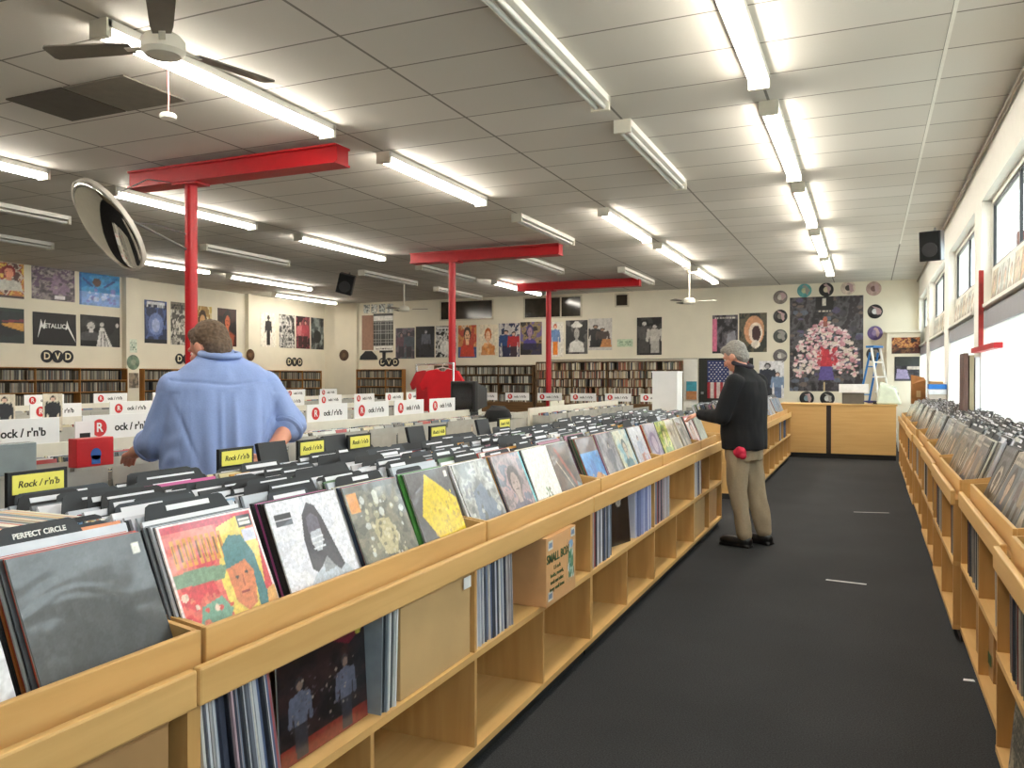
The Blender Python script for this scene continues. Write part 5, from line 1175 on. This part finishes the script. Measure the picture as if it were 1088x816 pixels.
# ------------------------------------------------------------------ wall shelves of cases and books
m = MB(); m.box(-.135, 0, 0, .0145, 0, .19); SPINE1 = m.mesh('case', CASEM)
m = MB(); m.box(-.135, 0, 0, .024, 0, .2); SPINE2 = m.mesh('case', CASEM)
DARKSH = wood('dark_shelf_wood', (120, 90, 58), (92, 66, 40), axis=0)
def wall_shelf(lb, origin, face, L, rows, pitch, z0, depth, mat, pal, thin=True, glab='', gaps=0.06, seed=1, caseh=.19):
    """origin: the start at the wall; runs along local x of the wall frame"""
    t = thing('wall_shelf', lb, 'wall shelf', (origin[0], origin[1], 0))
    t.rotation_euler.z = PI / 2 if face == FL else 0
    H = z0 + rows * pitch
    sd = MB().box(0, .02, -depth, 0, 0, H).build('side_board', mat, t); MB().box(L - .02, L, -depth, 0, 0, H).build('side_board', mat, t)
    k = 1.0
    while k < L - .4: MB().box(k, k + .018, -depth, 0, z0, H - .01).build('upright', mat, t); k += 1.0
    for r_ in range(rows + 1): MB().box(.02, L - .02, -depth, 0, z0 + r_ * pitch - .018, z0 + r_ * pitch).build('shelf_board', mat, t)
    MB().box(.02, L - .02, -depth, 0, .0, z0 - .02).build('base_board', mat, t)
    MB().box(.02, L - .02, -.006, 0, z0, H - .02).build('back_board', plain('shelf_back', (70, 58, 44), .8), t)
    r = random.Random(seed)
    for r_ in range(rows):
        u = .03
        while u < L - .05:
            fr = u % 1.0
            if fr > .965 or fr < .02: u += .02; continue
            if r.random() < .012: u += r.uniform(.05, .16); continue
            c = r.choice(pal); mesh = SPINE1 if thin or r.random() < .5 else SPINE2; tk = .0145 if mesh is SPINE1 else .024
            s = r.uniform(.86, 1.0) if not thin else 1.0
            zz = z0 + r_ * pitch
            if face == FL: M = Matrix.Translation((origin[0] + depth - .02, origin[1] + u, zz))
            else: M = Matrix.Translation((origin[0] + u + tk, origin[1] - depth + .02, zz)) @ Matrix.Rotation(-PI / 2, 4, 'Z') @ Matrix.Scale(-1, 4, (0, 1, 0)) @ Matrix.Translation((0, 0, 0))
            if face != FL: M = Matrix.Translation((origin[0] + u, origin[1] - depth + .02, zz)) @ Matrix.Rotation(-PI / 2, 4, 'Z')
            DVD.append(dict(me=mesh, M=M @ Matrix.Diagonal((1, 1, s, 1)), col=c, label='case on edge in the row on the ' + lb, group='cases on the ' + lb[:44], pri=1))
            u += tk + r.choice((.0006, .001, .001, .012))
    return t
GP = [(96, 92, 84), (120, 116, 104), (70, 68, 66), (150, 146, 130), (50, 50, 52), (180, 176, 160), (110, 90, 76), (90, 96, 100), (140, 132, 110)]
BKP = [(190, 178, 152), (200, 192, 170), (130, 106, 84), (96, 60, 54), (84, 90, 104), (206, 200, 186), (54, 52, 50), (160, 138, 100), (110, 116, 100), (150, 90, 70), (70, 66, 62), (180, 170, 150)]
wall_shelf('oak case shelf under the six wide posters', (XL + .02, 10.1), FL, 3.2, 4, .25, .62, .2, OAK, GP, seed=31)
wall_shelf('oak case shelf behind the man in the blue shirt', (XL + .02, 13.75), FL, 3.5, 4, .25, .62, .2, OAK, GP, seed=32)
wall_shelf('oak case shelf nearest the rear corner', (XL + .02, 17.46), FL, 2.9, 4, .25, .62, .2, OAK, GP, seed=33)
wall_shelf('case shelf under the gridded calendar', (-14.05, YB - .02), FB, 1.6, 4, .25, .66, .2, OAK, GP, seed=34)
wall_shelf('grey case shelf beyond the red post and shirts', (-11.4, YB - .02), FB, 3.05, 4, .25, .76, .2, DARKSH, GP + [(190, 190, 180)] * 3, seed=35)
wall_shelf('long dark shelf of small books on the rear wall', (-8.26, YB - .02), FB, 3.95, 5, .22, .74, .2, DARKSH, BKP, False, seed=36)

# ------------------------------------------------------------------ lay the collected repeats out: the 300 that show largest as things, the others as one mass
CAM = Vector((0, 0, 1.42))
def settle(specs, name, cat, limit, score, mass_label, mass_cat, child=None):
    specs.sort(key=score)
    for s in specs[:limit]:
        o = link(name, s['me'])
        o.matrix_basis = s['M']
        if s.get('col'): o.color = (*lin(s['col']), 1)
        tag(o, s['label'], cat, s['group'])
        if child: child(o, s)
    rest = specs[limit:]
    if rest:
        mb = MB()
        for s in rest:
            me = s['me']; M = s['M']; c = lin(s['col'])
            mb.add([M @ v.co for v in me.vertices], [tuple(p.vertices) for p in me.polygons], 0, c)
            if child: child(None, s, mb)
        o = mb.build(name + '_mass', MASSP, attr=True)
        tag(o, mass_label, mass_cat, None, 'stuff')
TH_, PI_ = math.atan(379 / 870.0), math.atan(7 / 870.0)
def in_view(p):
    """whether the photo could show a point at all"""
    x, y, z = p[0], p[1], p[2] - 1.42
    d = y * math.cos(TH_) - x * math.sin(TH_)
    return d > .3 and abs(x * math.cos(TH_) + y * math.sin(TH_)) / d < .64 and abs(z / d + .008) < .49
def dist(s):
    me = s['me']; c = Vector(me.vertices[0].co).lerp(Vector(me.vertices[len(me.vertices) - 1].co), .5); c.y = max(v.co.y for v in me.vertices) if len(me.vertices) < 40 else c.y
    if len(me.vertices) < 40 and max(v.co.x for v in me.vertices) > .1: c.x = max(v.co.x for v in me.vertices) * .6
    return (s['M'].translation - CAM).length + (0 if in_view(s['M'] @ c) else 1000)
SHORTTXT = {}
def div_label(o, s, mb=None):
    if s['lab'] > .8: return
    a, b = s['tab']; w = min(s['w'], b - a - .03); x = a + .012 + s['u'] * (b - a - .024 - w)
    h = .013 if s['lab'] < .45 else .006
    y = .338 + (.004 if s['lab'] < .45 else .008)
    if o is None:
        M = s['M']; m_ = MB().box(x, x + w, y, y + h, .0002, .001)
        mb.add([M @ Vector(v) for v in m_.v], m_.f, 0, lin((222, 224, 230))); return
    if s.get('text'):
        c = link('lettering', text_mesh(s['text'], .016, WINK, bold=True), o); c.matrix_local = Matrix.Translation(((a + b) / 2, .343, .0006)); return
    c = link('label_strip', label_mesh(round(w, 2), h), o); c.matrix_local = Matrix.Translation((x, y, .0002)); c['label'] = 'white label strip'
near = sorted([d for d in DIV if 'plain black' in d['label']], key=lambda d: -d['M'].translation.x)
for d, tx, k in zip(near, ('PERFECT CIRCLE', 'PINK'), (0, 0)):
    d['text'] = tx; d['lab'] = .3; d['me'], a, b = DM[(1, 2)[('PERFECT CIRCLE', 'PINK').index(tx)]]; d['tab'] = (a, b); d['col'] = (44, 48, 54)
settle(DIV, 'divider_card', 'divider card', 300, dist, 'dark divider cards with white labels in the farther record bins', 'divider cards', div_label)
settle(REC, 'record_sleeve', 'record', 300, lambda s: (0 if s['pri'] in (0, .2) else 1, dist(s) * {0: 1, .2: 1, .5: 1, 1: 1.5, 2: 2.3}[s['pri']]), 'records packed behind the divider cards and on the farther shelves', 'records')
settle(DVD, 'dvd_case', 'case', 300, lambda s: ((s['M'].translation - Vector((-15, 10.2, 1.4))).length), 'cases and small books packed along the other wall shelves', 'cases')
settle(CDS, 'cd_case', 'CD case', 300, dist, 'CD cases packed in the trays of the farther CD racks', 'CD cases')
# ------------------------------------------------------------------ people
def capsule(mb, p0, p1, r0, r1, n=16):
    p0 = Vector(p0); p1 = Vector(p1); d = p1 - p0; L = d.length
    M = Matrix.Translation(p0) @ d.to_track_quat('Z', 'Y').to_matrix().to_4x4()
    pr = [(max(r0 * math.sin(a), .0004), -r0 * math.cos(a)) for a in [PI / 2 * k / 5 for k in range(6)]]
    pr += [(max(r1 * math.cos(a), .0004), L + r1 * math.sin(a)) for a in [PI / 2 * k / 5 for k in range(6)]]
    mb.lathe(pr, n, M)
def ellip(mb, c, r, rot=None, n=20):
    M = Matrix.Translation(c) @ (rot or Matrix.Identity(4)) @ Matrix.Diagonal((*r, 1))
    mb.lathe([(max(math.sin(PI * k / 12), .002), -math.cos(PI * k / 12)) for k in range(13)], n, M)
def loft(mb, rings, n=28):
    """rings: (centre, rx, ry, tilt about x)"""
    vs = []
    for c, rx, ry, tl in rings:
        for i in range(n):
            a = 2 * PI * i / n; x = rx * math.copysign(abs(math.cos(a)) ** .85, math.cos(a)); y = ry * math.copysign(abs(math.sin(a)) ** .85, math.sin(a))
            vs.append(Vector(c) + Vector((x, y * math.cos(tl), y * math.sin(tl))))
    fs = [(k * n + i, k * n + (i + 1) % n, (k + 1) * n + (i + 1) % n, (k + 1) * n + i) for k in range(len(rings) - 1) for i in range(n)]
    fs += [tuple(range(n - 1, -1, -1)), tuple(range((len(rings) - 1) * n, len(rings) * n))]
    mb.add(vs, fs)
def fuse(mb, name, mat, parent, voxel=.007, smooth=6, folds=None):
    """merge overlapping shells into one continuous skin"""
    me = mb.mesh(name, mat); o = bpy.data.objects.new('tmp', me); COL.objects.link(o)
    r = o.modifiers.new('r', 'REMESH'); r.mode = 'VOXEL'; r.voxel_size = voxel
    s = o.modifiers.new('s', 'SMOOTH'); s.factor = .5; s.iterations = smooth
    dg = bpy.context.evaluated_depsgraph_get(); out = bpy.data.meshes.new_from_object(o.evaluated_get(dg))
    bpy.data.objects.remove(o)
    if folds:
        out.update()
        nv = len(out.vertices); nn = [v.normal.copy() for v in out.vertices]
        for v, n in zip(out.vertices, nn): v.co += n * folds(v.co, n)
    out.name = name; out.materials.clear(); out.materials.append(mat)
    f = link(name, out, parent); f.data.polygons.foreach_set('use_smooth', [True] * len(out.polygons))
    return f
def hand(mb, wrist, fdir, palm_n, side, curl=25, s=1.0):
    """five-fingered hand; fdir: toward the fingers, palm_n: out of the palm, side +1: thumb on the +cross side"""
    f = Vector(fdir).normalized(); n = Vector(palm_n).normalized(); n = (n - f * n.dot(f)).normalized(); a = f.cross(n) * side
    w = Vector(wrist)
    for k, off in enumerate((-.028, -.01, .009, .027)):
        capsule(mb, w + f * .005 + a * off * .6, w + f * .082 * s + a * off, .014, .0125)
    for k, (off, L) in enumerate(((.030, .070), (.0105, .080), (-.0095, .074), (-.029, .058))):
        p = w + f * .085 * s + a * off; d = f.copy(); r = .0092
        for j, seg in enumerate((.45, .32, .23)):
            d = (d * math.cos(R(curl)) + n * math.sin(R(curl))).normalized(); q = p + d * L * seg * s
            capsule(mb, p, q, r, r * .9, 10); p = q; r *= .9
    p = w + f * .022 + a * .03; d = (f * .6 + a * .75 + n * .25).normalized()
    for seg, r in ((.042, .0125), (.032, .011), (.026, .0095)):
        q = p + d * seg * s; capsule(mb, p, q, r, r * .92, 10); p = q; d = (d * .9 + f * .35 + n * .1).normalized()
def head(mb, c, rot, s=1.0):
    """skull, jaw, nose, brow, ears; local y is the way the face looks"""
    def P(x, y, z): return Vector(c) + (rot @ Vector((x, y, z))) * s
    rm = rot.to_4x4()
    ellip(mb, P(0, -.012, .02), (.077 * s, .097 * s, .098 * s), rm); ellip(mb, P(0, .022, -.045), (.06 * s, .068 * s, .075 * s), rm)
    ellip(mb, P(0, .07, -.088), (.026 * s, .022 * s, .02 * s), rm)
    capsule(mb, P(0, .088, .012), P(0, .108, -.03), .009 * s, .015 * s, 10)
    ellip(mb, P(0, .096, -.034), (.019 * s, .012 * s, .01 * s), rm)
    capsule(mb, P(-.045, .074, .022), P(.045, .074, .022), .012 * s, .012 * s, 10)
    capsule(mb, P(-.02, .088, -.062), P(.02, .088, -.062), .007 * s, .007 * s, 8)
    for q in (-1, 1):
        ellip(mb, P(q * .078, -.008, -.012), (.012 * s, .024 * s, .034 * s), rm @ Matrix.Rotation(R(q * 18), 4, 'Z'))
        ellip(mb, P(q * .05, .055, -.03), (.022 * s, .024 * s, .02 * s), rm)
    return P
def eyes(parent, P, rot):
    for q in (-1, 1):
        b = MB(); ellip(b, P(q * .031, .079, .004), (.012, .009, .009), rot.to_4x4()); o = b.build('eye', plain('eye_white', (222, 216, 208), .3), parent, smooth=True)
        b = MB(); ellip(b, P(q * .031, .087, .003), (.005, .003, .005), rot.to_4x4()); b.build('iris', plain('iris_brown', (50, 40, 34), .3), o)
def skin_mat(name, rgb):
    m = plain(name, rgb, .5, var=.06, scale=20); m.node_tree.nodes['Principled BSDF'].inputs['Subsurface Weight'].default_value = .08; return m
def cloth_folds(amp, f1, seed):
    def fn(p, n):
        v = mnoise.noise(Vector((p.x * f1 + seed, p.y * f1, p.z * f1 * .45))) + .5 * mnoise.noise(Vector((p.x * f1 * 2.2, p.y * f1 * 2.2 + seed, p.z * f1 * 1.1)))
        return amp * v
    return fn
def hair_shell(parent, c, rot, mat, s, cut, seed):
    """short hair: a shell over the skull, trimmed along the hairline, with a ruffled surface"""
    b = MB(); rm = rot.to_4x4()
    def P(x, y, z): return Vector(c) + (rot @ Vector((x, y, z))) * s
    for p, r_ in cut: ellip(b, P(*p), tuple(q * s for q in r_), rm)
    def fo(p, n): return .004 * mnoise.noise(p * 70) + .003 * mnoise.noise(p * 150)
    return fuse(b, 'hair', mat, parent, .005, 3, fo)

# the man in the blue shirt, seen from behind between the island and the CD rack
t = thing('person', 'person in a light blue shirt seen from behind, head bent toward the CD rack', 'person', (-2.80, 3.0, 0), R(52))
SK1 = skin_mat('ruddy_skin', (214, 150, 126))
hr = Matrix.Rotation(R(34), 3, 'Z') @ Matrix.Rotation(R(-24), 3, 'X')
HC = Vector((-.045, .105, 1.562))
b = MB(); P = head(b, HC, hr, 1.0)
capsule(b, (0, .0, 1.42), tuple(HC + Vector((.005, -.03, -.06))), .062, .062)
loft(b, [((0, 0, .86), .19, .13, 0), ((0, .01, 1.1), .2, .13, 0), ((0, .0, 1.32), .19, .11, 0), ((0, 0, 1.44), .1, .07, 0)])
LE, RE = Vector((-.265, .05, 1.13)), Vector((.305, -.07, 1.2)); LW, RW = Vector((-.36, .26, 1.06)), Vector((.15, -.26, 1.045))
for s_, e_, w_ in (((-.19, 0, 1.37), LE, LW), ((.19, 0, 1.37), RE, RW)):
    capsule(b, s_, e_, .05, .045); capsule(b, e_, w_, .046, .031)
hand(b, LW, (-.18, .9, -.25), (0, -.1, -1), -1, 18)
hand(b, RW, (-.85, -.1, -.5), (0, 1, -.1), -1, 10)
for q in (-1, 1):
    capsule(b, (q * .11, 0, .9), (q * .12, .02, .5), .085, .06); capsule(b, (q * .12, .02, .5), (q * .12, -.02, .1), .056, .04); capsule(b, (q * .12, -.03, .05), (q * .13, .12, .04), .038, .03)
fuse(b, 'body', SK1, t, .0055, 3)
eyes(t, P, hr)
hair_shell(t, HC, hr, plain('grey_brown_hair', (104, 84, 66), .7, var=.3, scale=60), 1.0, [((0, -.026, .036), (.083, .096, .094)), ((0, -.058, -.008), (.074, .062, .082)), ((0, .028, .082), (.062, .05, .04)), ((-.062, -.012, .03), (.022, .03, .03)), ((.062, -.012, .03), (.022, .03, .03))], 1)
b = MB()
loft(b, [((0, .0, .70), .285, .205, 0), ((0, .0, .9), .282, .205, 0), ((0, .005, 1.1), .272, .195, 0), ((0, .0, 1.28), .262, .168, 0), ((0, -.005, 1.385), .25, .14, .1), ((0, -.005, 1.45), .20, .118, .15), ((-.005, .0, 1.50), .125, .098, .2), ((-.01, .015, 1.54), .08, .08, .3)])
capsule(b, (-.2, .0, 1.365), tuple(LE), .09, .082); capsule(b, tuple(LE), tuple(LE.lerp(LW, .38)), .082, .07)
capsule(b, (.2, .0, 1.365), tuple(RE), .09, .076); capsule(b, tuple(RE), tuple(RE.lerp(RW, .14)), .074, .066)
def fo1(p, n):
    w = mnoise.noise(Vector((p.x * 9, p.y * 9, p.z * 2.6))) * .012 + mnoise.noise(Vector((p.x * 20, p.y * 20, p.z * 9 + 4))) * .004
    if abs(p.x) < .16 and p.y < 0 and p.z < 1.36: w += .008 * math.sin(p.x * 62 + .6 * mnoise.noise(p * 5)) * min(1, (1.40 - p.z) * 3)
    if p.y < 0 and abs(p.x) < .24: w -= .006 * math.exp(-((p.z - 1.385 - .1 * abs(p.x)) / .007) ** 2)
    if p.y < 0: w += .010 * math.exp(-((abs(p.x) - .03) / .012) ** 2) * max(0, min(1, (1.37 - p.z) * 8)) - .012 * math.exp(-((abs(p.x) - .19 - (p.z - 1.2) * .35) / .012) ** 2) * max(0, min(1, (1.34 - p.z) * 6)) * max(0, min(1, (p.z - 1.0) * 6))
    if abs(p.x) > .2 and p.z < 1.35: w += .0028 * math.sin((p.z * .8 + abs(p.x) * .9 + mnoise.noise(p * 6) * .12) * 70)
    return w
SHIRT1 = plain('blue_oxford_cloth', (146, 168, 220), .8, var=.04, scale=140, bump=.08)
sh = fuse(b, 'shirt', SHIRT1, t, .007, 5, fo1)
c_ = MB(); c_.path([(.086 * math.cos(a) - .01, .0 + .088 * math.sin(a), 1.528 + .012 * math.sin(a)) for a in [R(q) for q in range(-250, 75, 13)]], .015, 10); c_.build('collar', SHIRT1, t, smooth=True)
for e_, w_, k in ((LE, LW, .40), (RE, RW, .16)):
    c_ = MB(); d_ = (w_ - e_).normalized(); p_ = e_.lerp(w_, k); a_ = d_.orthogonal().normalized(); bb = d_.cross(a_)
    c_.path([p_ + (a_ * math.cos(2 * PI * i / 20) + bb * math.sin(2 * PI * i / 20)) * .062 for i in range(21)], .018, 8); c_.build('rolled_cuff', SHIRT1, t, smooth=True)
b = MB(); loft(b, [((0, 0, .66), .22, .15, 0), ((0, 0, .8), .225, .16, 0), ((0, 0, .95), .215, .155, 0)])
for q in (-1, 1): capsule(b, (q * .11, 0, .82), (q * .125, .02, .48), .115, .09); capsule(b, (q * .125, .02, .48), (q * .125, -.02, .1), .09, .078)
fuse(b, 'trousers', plain('dark_trousers', (44, 46, 54), .85), t, .01, 4, cloth_folds(.006, 7, 3))
for q in (-1, 1):
    b = MB(); ellip(b, (q * .125, -.03, .045), (.05, .07, .045)); ellip(b, (q * .13, .1, .035), (.05, .1, .035)); b.box(q * .128 - .05, q * .128 + .05, -.1, .19, .002, .02)
    fuse(b, 'shoe', plain('brown_shoe_leather', (60, 44, 36), .4), t, .007, 3)

# the man in black at the far end of the island
t = thing('person', 'grey-haired person in black jacket and khaki trousers flipping through the island records', 'person', (-.93, 7.16, 0), R(68))
SK2 = skin_mat('pale_skin', (206, 148, 124))
hr = Matrix.Rotation(R(6), 3, 'Z') @ Matrix.Rotation(R(-26), 3, 'X')
HC = Vector((0, .135, 1.60))
b = MB(); P = head(b, HC, hr, 1.0)
capsule(b, (0, .03, 1.42), tuple(HC + Vector((0, -.04, -.06))), .058, .058)
loft(b, [((0, .03, .86), .16, .12, 0), ((0, .03, 1.1), .165, .12, 0), ((0, .03, 1.32), .17, .1, 0), ((0, .02, 1.43), .1, .07, 0)])
LE, RE = Vector((-.255, .10, 1.09)), Vector((.25, .12, 1.10)); LW, RW = Vector((-.215, .345, 1.10)), Vector((.13, .36, 1.11))
for s_, e_, w_ in (((-.19, .02, 1.38), LE, LW), ((.19, .02, 1.38), RE, RW)):
    capsule(b, s_, e_, .046, .04); capsule(b, e_, w_, .04, .029)
hand(b, LW, (.12, 1, -.12), (.2, -.25, -1), 1, 26)
hand(b, RW, (-.12, 1, -.15), (-.2, -.25, -1), -1, 26)
for q, fy in ((-1, 0), (1, -.06)):
    capsule(b, (q * .1, .05, .86), (q * .11, .05 + fy, .48), .075, .055); capsule(b, (q * .11, .05 + fy, .48), (q * .115, -.02 + fy, .1), .05, .038); capsule(b, (q * .115, -.03 + fy, .05), (q * .12, .08 + fy, .035), .03, .024)
fuse(b, 'body', SK2, t, .0055, 3)
eyes(t, P, hr)
hair_shell(t, HC, hr, plain('silver_hair', (136, 132, 126), .65, var=.25, scale=60), 1.0, [((0, -.026, .04), (.085, .098, .094)), ((0, -.06, -.012), (.074, .06, .084)), ((0, .045, .084), (.06, .05, .036)), ((-.064, -.008, .028), (.022, .032, .032)), ((.064, -.008, .028), (.022, .032, .032))], 2)
JK = plain('black_jacket_cloth', (13, 14, 19), .9, var=.15, scale=120, bump=.1)
b = MB()
loft(b, [((0, .04, .815), .205, .175, 0), ((0, .045, .95), .205, .178, 0), ((0, .045, 1.12), .21, .17, 0), ((0, .03, 1.28), .215, .148, 0), ((0, .015, 1.39), .195, .118, .1), ((0, .025, 1.46), .115, .09, .2), ((0, .045, 1.515), .082, .078, .35)])
capsule(b, (-.19, .02, 1.375), tuple(LE), .082, .07); capsule(b, tuple(LE), tuple(LE.lerp(LW, .92)), .068, .047)
capsule(b, (.19, .02, 1.375), tuple(RE), .082, .07); capsule(b, tuple(RE), tuple(RE.lerp(RW, .92)), .068, .047)
fuse(b, 'jacket', JK, t, .007, 5, cloth_folds(.010, 8, 7))
c_ = MB(); c_.path([(.074 * math.cos(a), .06 + .078 * math.sin(a), 1.528 + .022 * math.sin(a)) for a in [R(q) for q in range(-262, 83, 12)]], .019, 10); c_.build('collar', plain('dark_collar_lining', (30, 26, 40), .8), t, smooth=True)
b = MB(); loft(b, [((0, .04, .72), .17, .14, 0), ((0, .045, .84), .175, .145, 0), ((0, .045, .93), .17, .14, 0)])
for q, fy in ((-1, 0), (1, -.06)):
    capsule(b, (q * .088, .045, .8), (q * .1, .05 + fy, .46), .1, .08); capsule(b, (q * .1, .05 + fy, .46), (q * .11, -.025 + fy, .115), .08, .066)
fuse(b, 'trousers', plain('khaki_twill', (158, 142, 118), .85, var=.06, scale=60), t, .009, 4, cloth_folds(.018, 9, 11))
for q, fy in ((-1, 0), (1, -.06)):
    b = MB(); ellip(b, (q * .115, -.03 + fy, .05), (.05, .07, .055)); ellip(b, (q * .12, .08 + fy, .042), (.052, .125, .042)); b.box(q * .118 - .045, q * .118 + .045, -.09 + fy, .19 + fy, .002, .022)
    fuse(b, 'shoe', plain('black_shoe_leather', (24, 22, 22), .35), t, .006, 3)
b = MB(); ellip(b, (-.185, -.02, .80), (.035, .06, .05)); ellip(b, (-.19, -.05, .77), (.03, .035, .03)); fuse(b, 'waist_pouch', plain('crimson_cloth', (190, 24, 60), .7), t, .006, 3, cloth_folds(.006, 22, 5))

# ------------------------------------------------------------------ daylight and camera
W = bpy.data.worlds.new('overcast_sky'); SC.world = W; W.use_nodes = True
nt = W.node_tree; bg = nt.nodes['Background']
tc = nt.nodes.new('ShaderNodeTexCoord'); sx = nt.nodes.new('ShaderNodeSeparateXYZ'); nt.links.new(tc.outputs['Generated'], sx.inputs[0])
cr = nt.nodes.new('ShaderNodeValToRGB'); cr.color_ramp.elements[0].position = .45; cr.color_ramp.elements[1].position = .8
cr.color_ramp.elements[0].color = (.80, .84, .90, 1); cr.color_ramp.elements[1].color = (.95, .98, 1.0, 1)
nt.links.new(sx.outputs['Z'], cr.inputs['Fac']); nt.links.new(cr.outputs['Color'], bg.inputs['Color']); bg.inputs['Strength'].default_value = 4.5

cam = bpy.data.cameras.new('camera'); co = bpy.data.objects.new('camera', cam); COL.objects.link(co); SC.camera = co
co.location = (0, 0, 1.42)
co.rotation_euler = (PI / 2 - math.atan(7 / 870.0), 0, math.atan(379 / 870.0))
cam.sensor_width = 36; cam.lens = 870.0 / 1088 * 36; cam.clip_start = .05; cam.clip_end = 200
vs = SC.view_settings; vs.view_transform = 'Standard'; vs.look = 'None'; vs.gamma = 1; vs.use_curve_mapping = False; vs.exposure = 1.1
